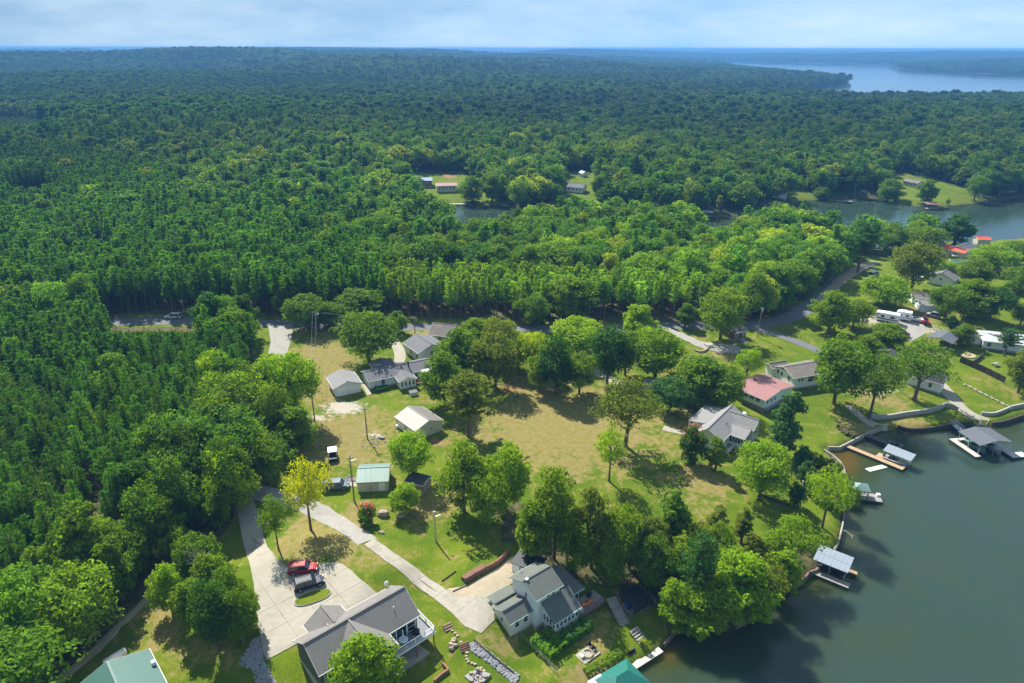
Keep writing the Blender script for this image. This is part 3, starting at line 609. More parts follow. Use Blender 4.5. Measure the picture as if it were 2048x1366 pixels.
pm('glass', (0.018, 0.024, 0.034), 0.06, 0.1, 1.0, spec=0.7); pm('rubber', (0.02, 0.02, 0.02), 0.9, 0.1, 3); pm('screen_dark', (0.035, 0.04, 0.05), 0.8, 0.15, 2); pm('white_plastic', (0.72, 0.73, 0.74), 0.4, 0.04, 2); pm('tarp_blue', (0.05, 0.11, 0.24), 0.6, 0.2, 2); pm('tarp_black', (0.012, 0.014, 0.022), 0.5, 0.3, 2, bump=0.5)
FACES = {'+u': 0.0, '-u': math.pi, '+v': math.pi/2, '-v': -math.pi/2}
_wc = {}
class Bld:
    def __init__(s, name, label, cat, a, b, he, g=None, dz=0.0, group=None):
        g = float(np.mean([G(*a, dz=he)[2], G(*b, dz=he)[2]])) if g is None else g
        A = np.array(at_z(*a, g+he)); Bp = np.array(at_z(*b, g+he)); d = Bp-A
        s.L = float(np.hypot(*d)); s.g = g+dz; s.ang = math.atan2(d[1], d[0]); s.A = A
        s.root = thing(name, label, cat, (A[0], A[1], s.g), s.ang, group)
    def w(s, u, v):
        c, n = math.cos(s.ang), math.sin(s.ang); return s.A[0]+u*c-v*n, s.A[1]+u*n+v*c
    def low(s, pts): return min(float(gz(*s.w(u, v))) for u, v in pts)-s.g-0.35
    def box(s, name, mat, u0, u1, v0, v1, z0, z1, parent=None): return MB().box(u0, u1, v0, v1, z0, z1).build(name, mat, parent or s.root)
    def gable(s, u0, u1, v0, v1, ze, zr, axis, wm, rm, o=0.4, rp=None, trim='white_trim', zb=None, found=0.45, fm='foundation', oe=None):
        oe = o if oe is None else oe
        P = (lambda a, c, z: (a, c, z)) if axis == 'u' else (lambda a, c, z: (c, a, z))
        a0, a1, c0, c1 = (u0, u1, v0, v1) if axis == 'u' else (v0, v1, u0, u1)
        rp = (c0+c1)/2 if rp is None else rp
        zb = s.low([(u0, v0), (u1, v0), (u1, v1), (u0, v1)]) if zb is None else zb
        sl0 = (zr-ze)/(rp-c0); sl1 = (zr-ze)/(c1-rp); t = 0.16
        prof = [(c0+o, found), (c1-o, found), (c1-o, ze+sl1*o-t), (rp, zr-t), (c0+o, ze+sl0*o-t)]
        n = len(prof); mb = MB(); flip = axis != 'u'
        v = [P(a0+oe, c, z) for c, z in prof]+[P(a1-oe, c, z) for c, z in prof]
        f = [tuple(range(n-1, -1, -1)), tuple(range(n, 2*n))]+[(i, (i+1) % n, (i+1) % n+n, i+n) for i in range(n)]
        mb.add(v, [q[::-1] for q in f] if flip else f); wall = mb.build('wall', wm, s.root)
        q = [P(a0+oe+.03, c0+o+.03, 0), P(a1-oe-.03, c1-o-.03, 0)]
        s.box('foundation', fm, min(q[0][0], q[1][0]), max(q[0][0], q[1][0]), min(q[0][1], q[1][1]), max(q[0][1], q[1][1]), zb, found+0.02)
        r = MB(); r.slab([P(a0, c0, ze), P(a1, c0, ze), P(a1, rp, zr), P(a0, rp, zr)], t); r.slab([P(a0, rp, zr), P(a1, rp, zr), P(a1, c1, ze), P(a0, c1, ze)], t)
        roof = r.build('roof', rm, s.root)
        MB().bar(P(a0+.02, rp, zr+.02), P(a1-.02, rp, zr+.02), 0.3, 0.07).build('ridge_cap', rm, roof)
        if trim:
            for c in (c0, c1):
                e = -1 if c == c0 else 1
                MB().bar(P(a0-.03, c+e*.03, ze-.08), P(a1+.03, c+e*.03, ze-.08), 0.07, 0.12).build('gutter', trim, roof)
            for a in (a0, a1):
                e = -1 if a == a0 else 1; k = MB()
                k.bar(P(a+e*.02, c0, ze-.1), P(a+e*.02, rp, zr-.1), 0.03, 0.15); k.bar(P(a+e*.02, rp, zr-.1), P(a+e*.02, c1, ze-.1), 0.03, 0.15); k.build('rake_board', trim, roof)
        return roof
    def shed(s, pts, t, rm, name='roof'): return MB().slab(pts, t).build(name, rm, s.root)
    def win(s, face, u, v, z, w=0.9, h=1.2, frame='white_trim', name='window', bars=1, pane='glass'):
        key = (round(w, 2), round(h, 2), frame, bars, pane)
        if key not in _wc:
            m = MB(); b = 0.09
            m.box(-.02, .05, -w/2-b, -w/2, -h/2-b, h/2+b); m.box(-.02, .05, w/2, w/2+b, -h/2-b, h/2+b); m.box(-.02, .05, -w/2, w/2, h/2, h/2+b); m.box(-.02, .07, -w/2, w/2, -h/2-b, -h/2)
            if bars: m.box(-.01, .04, -w/2, w/2, -.03, .03)
            _wc[key] = (m.mesh('window', frame), MB().box(-.03, .02, -w/2-.005, w/2+.005, -h/2-.005, h/2+.005).mesh('pane', pane))
        o = part(name, _wc[key][0], s.root); o.location = (u, v, z); o.rotation_euler = (0, 0, FACES[face]); part('pane', _wc[key][1], o); return o
    def door(s, face, u, v, z0, w=0.95, h=2.05, mat='white_trim', name='door'):
        m = MB().box(-.03, .05, -w/2, w/2, 0, h); o = m.build(name, mat, s.root); o.location = (u, v, z0); o.rotation_euler = (0, 0, FACES[face])
        MB().box(.05, .10, w/2-.16, w/2-.08, h*.46, h*.5).build('handle', 'steel', o)
        fr = MB(); fr.box(-.02, .06, -w/2-.1, -w/2, 0, h+.1); fr.box(-.02, .06, w/2, w/2+.1, 0, h+.1); fr.box(-.02, .06, -w/2, w/2, h, h+.1); fr.build('door_frame', 'white_trim', o); return o
    def garage_door(s, face, u, v, z0, w=2.6, h=2.2, mat='white_trim'):
        o = MB().box(-.03, .035, -w/2, w/2, 0, h).build('garage_door', mat, s.root); o.location = (u, v, z0); o.rotation_euler = (0, 0, FACES[face])
        for k in range(4): MB().box(.03, .06, -w/2+.03, w/2-.03, k*h/4+.02, (k+1)*h/4-.02).build('door_panel', mat, o)
    def rail(s, pts, z, h=0.95, mat='white_trim', post=0.09, step=1.6, name='railing'):
        for (p, q) in zip(pts[:-1], pts[1:]):
            p = Vector((*p, z)); q = Vector((*q, z)); n = max(1, int((q-p).length/step)); m = MB()
            m.bar(p+Vector((0, 0, h)), q+Vector((0, 0, h)), 0.1, 0.06); m.bar(p+Vector((0, 0, h*.5)), q+Vector((0, 0, h*.5)), 0.05, 0.05); m.bar(p+Vector((0, 0, .12)), q+Vector((0, 0, .12)), 0.06, 0.06)
            r = m.build(name, mat, s.root)
            for k in range(n+1):
                c = p.lerp(q, k/n); MB().box(c.x-post/2, c.x+post/2, c.y-post/2, c.y+post/2, z-.02, z+h+.03).build('railing_post', mat, r)
    def post(s, u, v, z1, mat='white_trim', w=0.14, z0=None):
        z0 = float(gz(*s.w(u, v)))-s.g-.2 if z0 is None else z0
        return s.box('post', mat, u-w/2, u+w/2, v-w/2, v+w/2, z0, z1)

# A: dark grey house by the concrete forecourt
b = Bld('house', 'dark charcoal gabled house with grey shingle roof and raised rear deck beside the concrete forecourt', 'house', (638,1352.5), (840.5,1229.7), 5.6)
b.gable(0, 16, 0, 7.8, 5.6, 8.2, 'u', 'siding_charcoal', 'shingle_charcoal', found=2.5)
b.gable(2.3, 8.2, 5.2, 9.4, 5.6, 7.5, 'v', 'siding_charcoal', 'shingle_charcoal', found=2.5); b.gable(2.6, 10.7, -2.5, 4.0, 5.6, 8.12, 'v', 'siding_charcoal', 'shingle_charcoal', found=2.5)
for u in (11.3, 14.6): b.win('-v', u, .4, 4.1, 1.3, 1.5)
b.door('-v', 12.9, .4, 2.95, 1.6, 2.05, 'glass', 'patio_door'); b.win('-v', 1.4, .4, 4.2, 1.0, 1.5); b.win('-v', 4.6, -2.1, 4.2, 1.2, 1.5); b.win('-v', 8.7, -2.1, 4.2, 1.2, 1.5); b.win('-v', 6.6, -2.1, 6.4, 1.0, .9); b.win('+u', 10.3, -1.2, 4.1, 1.0, 1.4)
for u in (11.6, 14.2): b.win('-v', u, .37, 1.3, 1.2, 1.5)
b.door('-v', 12.9, .37, .05, 1.0, 2.0, 'glass', 'basement_door')
d = b.box('deck_floor', 'deck_grey', 10.35, 17.3, -1.7, .38, 2.68, 2.86); b.box('deck_floor', 'deck_grey', 15.65, 17.3, .38, 3.0, 2.68, 2.86); b.box('deck_skirt', 'white_trim', 10.35, 17.36, -1.77, -1.71, 2.5, 2.83)
b.rail([(10.6, -1.62), (17.2, -1.62), (17.2, 2.9)], 2.86)
for u in (11.2, 14.0, 17.1): b.post(u, -1.5, 2.68, 'wood_red')
b.post(17.1, 2.8, 2.68, 'wood_red'); b.box('patio_slab', 'concrete', 10.4, 16.4, -2.3, .36, -.12, .08)
m = MB(); m.tube((15.3, 8.0, 5.5), (15.3, 8.0, 6.1), .03); m.ball((15.35, 8.1, 6.25), .42, 10, 6, (1, .45, 1)); m.build('satellite_dish', 'white_plastic', b.root)
m = MB(); m.tube((4.2, 5.2, 7.2), (4.2, 5.2, 7.8), .06); m.tube((13, 2.2, 6.9), (13, 2.2, 7.5), .06); m.build('vent_pipe', 'white_plastic', b.root)
bA = b
# B: cream two-storey house by the lake
b = Bld('house', 'cream two-storey house with green-grey roofs and a windowed sunroom above the clipped hedges', 'house', (1028,1245.2), (1076,1216), 3.3)
lo = b.low([(0, 0), (10, -4), (5, 0), (0, 4)])
b.gable(-.85, 5.2, 0, 4.7, 3.3, 4.6, 'u', 'siding_cream', 'shingle_green_grey', trim='green_trim', rp=1.9, zb=lo)
b.gable(3.4, 9.0, -1.05, 5.6, 6.2, 7.8, 'u', 'siding_white', 'shingle_green_grey', trim='green_trim', zb=lo, rp=2.2, found=.6)
b.gable(-.1, 4.2, 3.9, 6.9, 3.25, 3.9, 'u', 'siding_cream', 'shingle_green_grey', trim='green_trim', zb=lo, o=.3, rp=4.4)
rf = b.shed([(4.7, -3.85, 3.0), (10.5, -3.85, 3.0), (10.5, -.66, 5.05), (4.7, -.66, 5.05)], .15, 'shingle_green_grey')
MB().bar((4.7, -3.9, 2.93), (10.5, -3.9, 2.93), .1, .17).build('gutter', 'green_trim', rf)
b.box('sunroom_wall', 'siding_white', 5.3, 10.1, -3.5, -.6, .55, 2.95); b.box('foundation', 'foundation', 5.33, 10.07, -3.47, -.6, lo, .57)
m = MB(); m.prism([(5.3, -.62), (5.3, -3.5), (5.5, -3.5), (5.5, -.62)], 2.9, [4.85, 2.98, 2.98, 4.85]); m.prism([(9.9, -.62), (9.9, -3.5), (10.1, -3.5), (10.1, -.62)], 2.9, [4.85, 2.98, 2.98, 4.85]); m.build('sunroom_gable', 'siding_white', b.root)
for k in range(6): b.win('-v', 5.72+k*.8, -3.5, 2.0, .56, 1.1)
for k in range(4): b.win('-u', 5.3, -3.15+k*.72, 2.0, .5, 1.1)
rf = b.shed([(9.2, -1.25, 3.2), (13.5, -1.25, 3.2), (12.9, 4.3, 4.6), (8.95, 4.3, 4.6)], .15, 'shingle_green_grey'); MB().bar((9.2, -1.3, 3.13), (13.5, -1.3, 3.13), .1, .17).build('gutter', 'green_trim', rf)
b.box('wall', 'siding_white', 8.6, 12.9, -.6, 4.0, .4, 3.25); b.box('foundation', 'foundation', 8.63, 12.87, -.57, 3.97, lo, .42)
m = MB(); m.prism([(12.7, -.6), (12.9, -.6), (12.9, 4), (12.7, 4)], 3.2, [3.3, 3.3, 4.4, 4.4]); m.prism([(8.6, 3.8), (12.9, 3.8), (12.9, 4), (8.6, 4)], 3.2, 4.4); m.build('wall_infill', 'siding_white', b.root)
for u in (10.6, 11.6): b.win('-v', u, -.6, 2.0, .8, 1.5)
b.door('-v', 12.3, -.6, .5, .85, 2.0, 'glass')
for u in (.9, 2.6): b.win('-v', u, .4, 2.2, .8, 1.2)
b.win('-u', -.45, 2.4, 2.3, .6, .8); b.win('-u', 3.8, 1.8, 5.2, .5, .8); b.win('-v', 4.4, .4, 2.5, .4, .6)
for u in (6.2, 7.2): b.win('-v', u, -.65, 5.6, .7, .8)
b.box('roof_vent', 'shingle_dark', 5.0, 5.5, 4.2, 4.7, 6.4, 6.75); b.box('roof_hatch', 'white_plastic', 3.9, 4.4, 1.9, 2.3, 7.7, 7.95)
for k in range(4): b.box('entry_step', 'timber', 4.3, 5.25, -.1-k*.3, .25-k*.3, lo+.2, .35-k*.22)
# rear deck of house B
b.box('deck_floor', 'deck_weathered', 10.2, 16.2, -3.6, -.66, .62, .8); b.rail([(10.25, -3.5), (15.9, -3.5)], .8, .9, 'wood_red'); b.box('deck_skirt', 'wood_red', 10.2, 16.2, -3.66, -3.61, .3, .78)
for u in (10.4, 12.3, 14.2, 16.1): b.post(u, -3.4, .62, 'wood_red')
bB = b
# C: lake house with pale grey roof
b = Bld('house', 'white lake house with pale grey roof, arched end window and glazed porch', 'house', (1375,838), (1409,807.5), 3.2)
lo = b.low([(-4, -10), (9, -14), (5, -14), (0, -13)])
b.gable(-4.6, 9.5, -10.3, -3.9, 3.2, 5.2, 'u', 'siding_pale_blue', 'shingle_pale', rp=-6.6, zb=lo, found=.2)
b.shed([(0, -.1, 2.9), (9.4, -.1, 2.9), (9.4, -4.3, 3.55), (0, -4.3, 3.55)], .15, 'shingle_pale'); b.box('wall', 'siding_pale_blue', 2.2, 9.1, -4.2, -.5, .1, 2.85)
for u in (.2, 1.2): b.post(u, -.4, 2.85)
b.box('porch_floor', 'deck_wood', 0, 2.2, -4.2, -.4, lo, .25); b.rail([(.1, -.4), (.1, -4.1)], .25, .9)
b.gable(4.3, 9.0, -14.0, -6.6, 3.2, 4.95, 'v', 'siding_pale_blue', 'shingle_pale', zb=lo, found=.2)
b.gable(-.2, 4.3, -13.6, -9.0, 3.0, 3.9, 'v', 'siding_pale_blue', 'shingle_pale', zb=lo, o=.3, found=.6, rp=3.4)
for k in range(5): b.win('-u', .1, -12.9+k*.62, 1.9, .5, 1.3, bars=0)
for k in range(5): b.win('-v', .6+k*.8, -13.3, 1.9, .62, 1.3, bars=0)
# arched end window
m = MB(); n = 10; c = 6.65
pts = [(c-1.1, 1.0)]+[(c-1.1*math.cos(math.pi*k/n), 2.4+1.1*math.sin(math.pi*k/n)) for k in range(n+1)]+[(c+1.1, 1.0)]
m.add([(p[0], -13.66, p[1]) for p in pts], [tuple(range(len(pts)))[::-1]]); w_ = m.build('arched_window', 'glass', b.root)
fr = MB()
for p, q in zip(pts[:-1], pts[1:]): fr.bar((p[0], -13.68, p[1]), (q[0], -13.68, q[1]), .1, .1)
for x in (c-.37, c+.37): fr.bar((x, -13.68, 1.0), (x, -13.68, 3.3), .06, .06)
fr.bar((c-1.1, -13.68, 1.0), (c+1.1, -13.68, 1.0), .1, .1); fr.build('window_frame', 'white_trim', w_)
b.win('-v', -2.8, -9.9, 2.0, 1.0, 1.2); b.win('-v', -1.2, -9.9, 2.0, 1.0, 1.2)
for u in (-3.6, -1.2): b.post(u, -11.4, .15, 'white_trim', .16)
b.box('deck_floor', 'deck_weathered', -4.2, -.3, -11.6, -9.95, .15, .32); b.rail([(-.35, -11.5), (-4.1, -11.5), (-4.1, -10)], .32, .9)
b.box('air_vent', 'white_plastic', 7.1, 8.0, -10.6, -9.9, 4.4, 5.15); m = MB().tube((1.6, -8.6, 4.0), (1.6, -8.6, 4.6), .09); m.build('vent_pipe', 'black_metal', b.root)
# D: rose-roofed building and dark-roofed house
b = Bld('house', 'pale mint building with faded rose metal roof and timber skirt beside the dark-roofed white house', 'house', (1484.7,781.7), (1521.5,797.1), 3.6)
b.gable(-2.6, 6.6, 0, 13.0, 3.6, 4.55, 'u', 'siding_mint', 'metal_roof_rose', rp=6.6, o=.4, found=1.2, fm='siding_shed_brown', trim='white_trim')
for k in range(4): b.win('-v', -.8+k*1.7, .4, 2.7, 1.2, .8)
b.rail([(5.6, .35), (6.5, .35), (6.5, 6.0)], 1.2, .9); b.box('porch_floor', 'deck_grey', 6.2, 7.2, .3, 6.0, 1.05, 1.2)
for k in range(3): b.win('+u', 6.2, 1.6+k*1.6, 2.5, .8, 1.0)
b = Bld('house', 'white house with dark brown-grey gable roof and timber gable facing the rose-roofed building', 'house', (1594,755.9), (1633.5,749.3), 3.6)
b.gable(-1.0, 11.8, 0, 8.0, 3.6, 5.0, 'u', 'siding_white', 'shingle_old', rp=4.4)
b.gable(-2.2, 3.5, 7.0, 10.4, 3.4, 4.3, 'u', 'siding_white', 'shingle_old')
m = MB(); m.add([(-.63, 1.6, 3.85), (-.63, 4.4, 4.72), (-.63, 6.8, 3.95)], [(2, 1, 0)]); m.build('timber_gable', 'brown_trim', b.root)
for v in (2.2, 5.0, 6.4): b.win('-u', -.6, v, 2.6, .6, .8, 'brown_trim')
b.win('-v', 1.2, .4, 2.6, .7, .9); b.win('-v', 2.2, .4, 2.6, .7, .9); b.win('-v', 5.6, .4, 2.4, 3.0, 1.4)
# E: long ranch
b = Bld('house', 'long low white house with slate grey roof, flue pipe and small glazed sunroom', 'house', (742.9,762.4), (862.6,737.4), 2.6)
b.gable(-.9, 17.2, 0, 7.0, 2.6, 4.0, 'u', 'siding_pale_blue', 'shingle_slate', rp=3.4); b.gable(6.1, 10.9, -3.5, 3.2, 2.45, 3.35, 'v', 'siding_white', 'shingle_slate', o=.3)
for k in range(4): b.win('-v', 6.95+k*1.0, -3.2, 1.5, .55, 1.1)
b.win('-u', 6.4, -1.6, 1.5, .4, 1.1); b.win('-v', 3.1, .4, 1.6, .9, 1.1); b.win('-v', 12.0, .4, 1.6, .6, 1.1); b.door('-v', 13.4, .4, .45)
b.gable(2.6, 8.8, 5.5, 11.2, 2.4, 3.3, 'v', 'siding_pale_blue', 'shingle_slate')
m = MB(); m.tube((10.6, 2.2, 3.3), (10.6, 2.2, 4.9), .2); m.tube((10.6, 2.2, 4.9), (10.6, 2.2, 5.05), .28); m.build('flue', 'black_metal', b.root)
m = MB(); m.tube((4.2, 4.6, 3.6), (4.2, 4.6, 4.15), .08); m.build('vent_pipe', 'shingle_dark', b.root)
b.shed([(13.2, -2.6, 2.5), (17.6, -2.6, 2.5), (17.6, .5, 2.75), (13.2, .5, 2.75)], .08, 'metal_roof_white', 'awning')
b.box('deck_floor', 'timber', 11.2, 17.4, -2.6, .35, .3, .5); b.rail([(11.3, -2.5), (14, -2.5)], .5, .9, 'timber')
for u in (13.3, 15.4, 17.4): b.post(u, -2.5, 2.45)
b.win('-u', -.5, 2.0, 2.5, .4, .5); bE = b
# H: double garage
b = Bld('garage', 'white double garage with weathered grey roof and two closed doors beside the long low house', 'garage', (669.2,777.7), (724.6,765.9), 2.6)
b.gable(-.3, 7.0, 0, 7.6, 2.6, 4.0, 'v', 'siding_pale_blue', 'shingle_pale', found=.15); b.garage_door('-v', 2.0, .4, .05); b.garage_door('-v', 5.0, .4, .05); b.win('-u', .1, 3.4, 1.6, .6, .8)
# F, G
b = Bld('house', 'grey house with slate roof between the long low house and the road', 'house', (836.1,707.5), (804.8,685.2), 3.0)
b.gable(0, 9.3, -9.0, 0, 3.0, 4.8, 'u', 'siding_grey', 'shingle_slate', rp=-4.4); 
for u in (1.6, 5.0): b.win('+v', u, -.4, 1.7, .9, 1.1, 'brown_trim')
b.win('-u', .4, -4.5, 2.0, .9, 1.1)
b = Bld('barn', 'low building with streaked brown-grey roof close to the road', 'building', (855,669), (876.5,649), 2.4)
b.gable(0, 8.4, -7.4, 0, 2.4, 4.6, 'v', 'siding_tan', 'shingle_old'); b.win('-u', .4, -3.7, 1.5, .9, 1.0)
# I, J, small dark shed
b = Bld('shed', 'beige metal workshop with pale tan roof on the open grass', 'shed', (788.8,833.2), (825.4,859), 2.6)
b.gable(0, 8.6, 0, 7.6, 2.6, 4.0, 'u', 'siding_tan', 'metal_roof_tan', o=.25, found=.1); b.win('+u', 8.35, 4.2, 1.6, .6, .6); b.garage_door('-v', 2.4, .25, .05, 2.4); b.door('-v', 5.6, .25, .05); b.box('air_conditioner', 'white_plastic', .6, 1.3, -.3, .2, .1, .8)
b = Bld('shed', 'tan shed with blue-green metal roof and white door next to the parked pickup', 'shed', (713,965), (775,962), 2.4)
b.gable(-.15, 6.2, -.1, 6.3, 2.4, 3.35, 'u', 'siding_tan', 'metal_roof_green', o=.2, rp=3.6, found=.1, trim='brown_trim'); b.door('-v', 4.8, .1, .1); b.box('meter_box', 'steel', 2.4, 2.75, -.05, .12, .5, 1.5)
b = Bld('shed', 'small brown shed with dark flat roof half hidden between trees', 'shed', (808,962), (845,972), 2.2)
b.gable(0, 4.2, 0, 3.6, 2.2, 2.6, 'u', 'siding_shed_brown', 'shingle_dark', o=.2); b.door('+u', 4.0, 1.8, .1, .9, 1.9, 'siding_shed_brown')
# K cabin
b = Bld('cabin', 'dark red-brown cabin with white double doors and ramp under a big tree', 'cabin', (1467,680.7), (1490.4,676), 0)
b.gable(-.4, 5.0, -.4, 6.5, 2.5, 3.7, 'u', 'siding_cabin', 'shingle_dark', found=.2)
for u in (.8, 3.9): b.win('-v', u, 0, 1.6, .6, .8)
b.door('-v', 1.95, 0, .2, .75, 2.0, 'glass'); b.door('-v', 2.8, 0, .2, .75, 2.0, 'glass'); MB().slab([(1.6, 0, .2), (3.3, 0, .2), (3.3, -3, .05), (1.6, -3, .05)], .1).build('ramp', 'deck_weathered', b.root)
# small sheds about house B and the metal-roofed hut behind the clump
b = Bld('shed', 'low grey shed under a crumpled dark tarp behind the cream two-storey house', 'shed', (1024,1122), (1038,1105), 2.2)
b.box('wall', 'siding_grey', 0, 3.0, -4.6, 0, -1.2, 2.0); b.box('door', 'shingle_slate', -.04, .02, -2.6, -1.4, .1, 1.9); MB().slab([(-.2, .2, 2.05), (3.2, .2, 2.3), (3.2, -4.8, 2.3), (-.2, -4.8, 2.05)], .12).build('tarp', 'tarp_black', b.root)
b.box('sign', 'white_trim', -.07, -.01, -2.3, -1.7, 1.2, 1.55)
b = Bld('shed', 'black screened hut with flat dark roof beside the deck stairs', 'shed', (1240,1190), (1264,1210), 2.1)
b.box('roof', 'tarp_black', -.1, 3.1, -.1, 3.7, 2.1, 2.25); 
for (u, v) in ((0, 0), (3, 0), (3, 3.6), (0, 3.6)): b.post(u, v, 2.1, 'timber', .1)
b.box('screen_wall', 'screen_dark', 2.95, 3.0, 0, 3.6, 0, 2.1); b.box('screen_wall', 'screen_dark', 0, 3.0, 3.55, 3.6, 0, 2.1); b.box('floor', 'deck_weathered', 0, 3, 0, 3.6, -.5, .05); b.box('clutter_bin', 'tarp_blue', .8, 1.7, .3, 1.2, .05, .8)
b = Bld('shed', 'grey metal hut with bright edge tucked among the trees behind the big lawn', 'shed', (1286,768), (1306,772), 2.4)
b.gable(0, 3.6, 0, 5, 2.4, 3.1, 'u', 'siding_grey', 'shingle_pale', o=.15)
# ---- far right neighbourhood
def plain_house(name, label, cat, a, b_, he, u1, v1, zr, wm, rm, wins, axis='u', dv=0, rp=None, doors=(), group=None, **kw):
    q = Bld(name, label, cat, a, b_, he, group=group); q.gable(0, u1, dv, dv+v1, he, zr, axis, wm, rm, rp=rp, **kw)
    for f, u, v, z, w, h in wins: q.win(f, u, v, z, w, h)
    for f, u, v, mt in doors: q.door(f, u, v, .45, mat=mt)
    return q
c7 = lambda x, y: (1740+x*.1504, 570+y*.1504)
q = plain_house('house', 'white house under a broad flat white metal roof beside a dark conifer', 'house', c7(1500,740), c7(1980,795), 2.7, 14.5, 9.5, 3.5, 'siding_white', 'metal_roof_white', [('-v', 2, .4, 1.6, 1, 1.1), ('-v', 6, .4, 1.6, 1, 1.1)])
q = plain_house('shed', 'small white garden shed with one dark window near the white-roofed house', 'shed', c7(1285,690), c7(1500,715), 2.3, 4.3, 2.8, 2.9, 'siding_white', 'shingle_slate', [('-v', 2.1, .2, 1.4, .7, .7)], o=.2)
b = Bld('carport', 'open carport with blue-grey metal roof on posts above the fire pit lawn', 'carport', c7(1090,785), c7(1215,690), 2.8)
b.shed([(0, 0, 2.8), (8.2, 0, 2.8), (8.2, 3.4, 3.7), (0, 3.4, 3.7)], .12, 'metal_roof_slate'); b.shed([(0, 6.8, 2.8), (8.2, 6.8, 2.8), (8.2, 3.4, 3.7), (0, 3.4, 3.7)], .12, 'metal_roof_slate')
for u in (.3, 4, 7.9):
    for v in (.25, 6.5): b.post(u, v, 2.8, 'timber')
plain_house('garage', 'pale blue double garage with grey roof on the far lawn', 'garage', c7(660,265), c7(885,280), 2.6, 6.8, 5.5, 3.6, 'siding_pale_blue', 'shingle_pale', []).garage_door('-v', 2, .4, .05)
plain_house('outbuilding', 'long low outbuilding with brown shingle roof behind the pale blue garage', 'building', c7(560,160), c7(890,185), 2.5, 10, 5.5, 3.7, 'siding_mint', 'shingle_brown', [('-v', 3, .4, 1.5, .8, .8)])
c5 = lambda x, y: (1740+x*.1504, 460+y*.1504)
plain_house('house', 'white gabled house with slate roof and round dark gable window among trees', 'house', c5(760,600), c5(1010,650), 3.2, 9, 8, 5.2, 'siding_white', 'shingle_slate', [('-v', 4.5, .4, 2.6, .7, .7)], axis='v')
plain_house('house', 'house with bright orange-red metal roof by the cove', 'house', c5(930,240), c5(1120,280), 3.0, 10, 7.5, 4.2, 'siding_tan', 'metal_roof_orange', [('-v', 3, .4, 1.7, 1, 1)])
plain_house('shed', 'long shed with dark green metal roof below the orange-roofed house', 'shed', c5(1070,420), c5(1255,440), 2.5, 6.5, 4, 3.0, 'siding_tan', 'metal_roof_hunter', [], o=.2)
plain_house('shed', 'boat shed with pale green roof on the cove shore', 'shed', c5(790,205), c5(940,215), 2.5, 7, 5, 3.3, 'siding_grey', 'metal_roof_green', [], o=.2)
plain_house('boathouse', 'small boathouse with orange-red roof standing at the cove edge', 'boathouse', c5(1440,125), c5(1540,128), 2.6, 6, 5, 3.4, 'siding_tan', 'metal_roof_orange', [], o=.3)
plain_house('house', 'dark grey roofed house in trees right of the orange-roofed house', 'house', (1936,503), (1962,497), 3.0, 9, 8, 4.6, 'siding_grey', 'metal_roof_slate', [('-v', 3, .4, 1.7, 1, 1)])
plain_house('house', 'white house glimpsed through the branches behind the garages', 'house', (1912,606), (1945,612), 3.2, 7, 6, 4.4, 'siding_white', 'metal_roof_white', [('-v', 3, .4, 1.7, 1, 1)])
plain_house('house', 'dark grey roof of a lakeside cottage behind the big yard trees', 'house', (1782,725), (1800,715), 3.0, 7, 6, 4.2, 'siding_grey', 'shingle_dark', [('-v', 3, .4, 1.7, 1, 1)])
plain_house('house', 'blue-grey cottage with white gable at the head of the concrete boat ramp', 'house', (1888,770), (1900,752), 3.0, 5, 9, 5.4, 'siding_white', 'shingle_dark', [('-u', .4, 3, 1.8, .8, 1.2)], axis='v')
# ---- houses across the cove
plain_house('house', 'dark timber house with pale blue metal roof across the cove', 'house', (823,362), (866,361), 4.0, 13, 8, 5.4, 'siding_cabin', 'metal_roof_blue', [('-v', 2+k*2, .4, 2.4, 1, 1.2) for k in range(5)], zb=-3)
plain_house('house', 'house with weathered pink roof and white porch posts across the cove', 'house', (872,372), (916,371), 4.0, 13, 9, 5.2, 'siding_tan', 'metal_roof_rose', [('-v', 2+k*2.2, .4, 2.4, 1, 1.4) for k in range(5)], zb=-3)
plain_house('house', 'white two-level house with grey roof and stair in a clearing across the cove', 'house', (1132,373), (1166,376), 3.4, 11, 8, 5.0, 'siding_white', 'shingle_slate', [('-v', 2+k*2.4, .4, 2.1, 1, 1.2) for k in range(4)], zb=-4)
plain_house('shed', 'small white hut with green roof behind the white two-level house', 'shed', (1157,345), (1172,349), 2.4, 5, 4, 3.8, 'siding_white', 'metal_roof_green', [], o=.2)
plain_house('house', 'tan brick house on the bright lawn across the cove', 'house', (1805,361), (1831,366), 3.0, 11, 7, 4.4, 'siding_tan', 'shingle_old', [('-v', 2+k*2.4, .4, 1.7, 1, 1.2) for k in range(4)])
plain_house('house', 'white-roofed house at the edge of the lawn strip across the cove', 'house', (1543,386), (1568,388), 3.0, 9, 7, 4.0, 'siding_white', 'metal_roof_white', [('-v', 3, .4, 1.7, 1, 1)])
plain_house('house', 'grey gabled house peeping above trees left of the lawn strip', 'house', (1518,362), (1538,364), 3.5, 9, 8, 6.0, 'siding_grey', 'shingle_slate', [('-v', 3, .4, 1.7, 1, 1)])
# bottom-left green roofed house
b = Bld('house', 'house with broad hunter green metal roof at the foot of the grassy slope', 'house', (158,1368), (273,1310), 4.2)
b.gable(0, 8.6, -10.5, 0, 4.2, 5.6, 'v', 'siding_cream', 'metal_roof_hunter', rp=3.6); b.box('roof_vent', 'white_plastic', 8.0, 8.5, -3.6, -3.1, 4.2, 4.9)
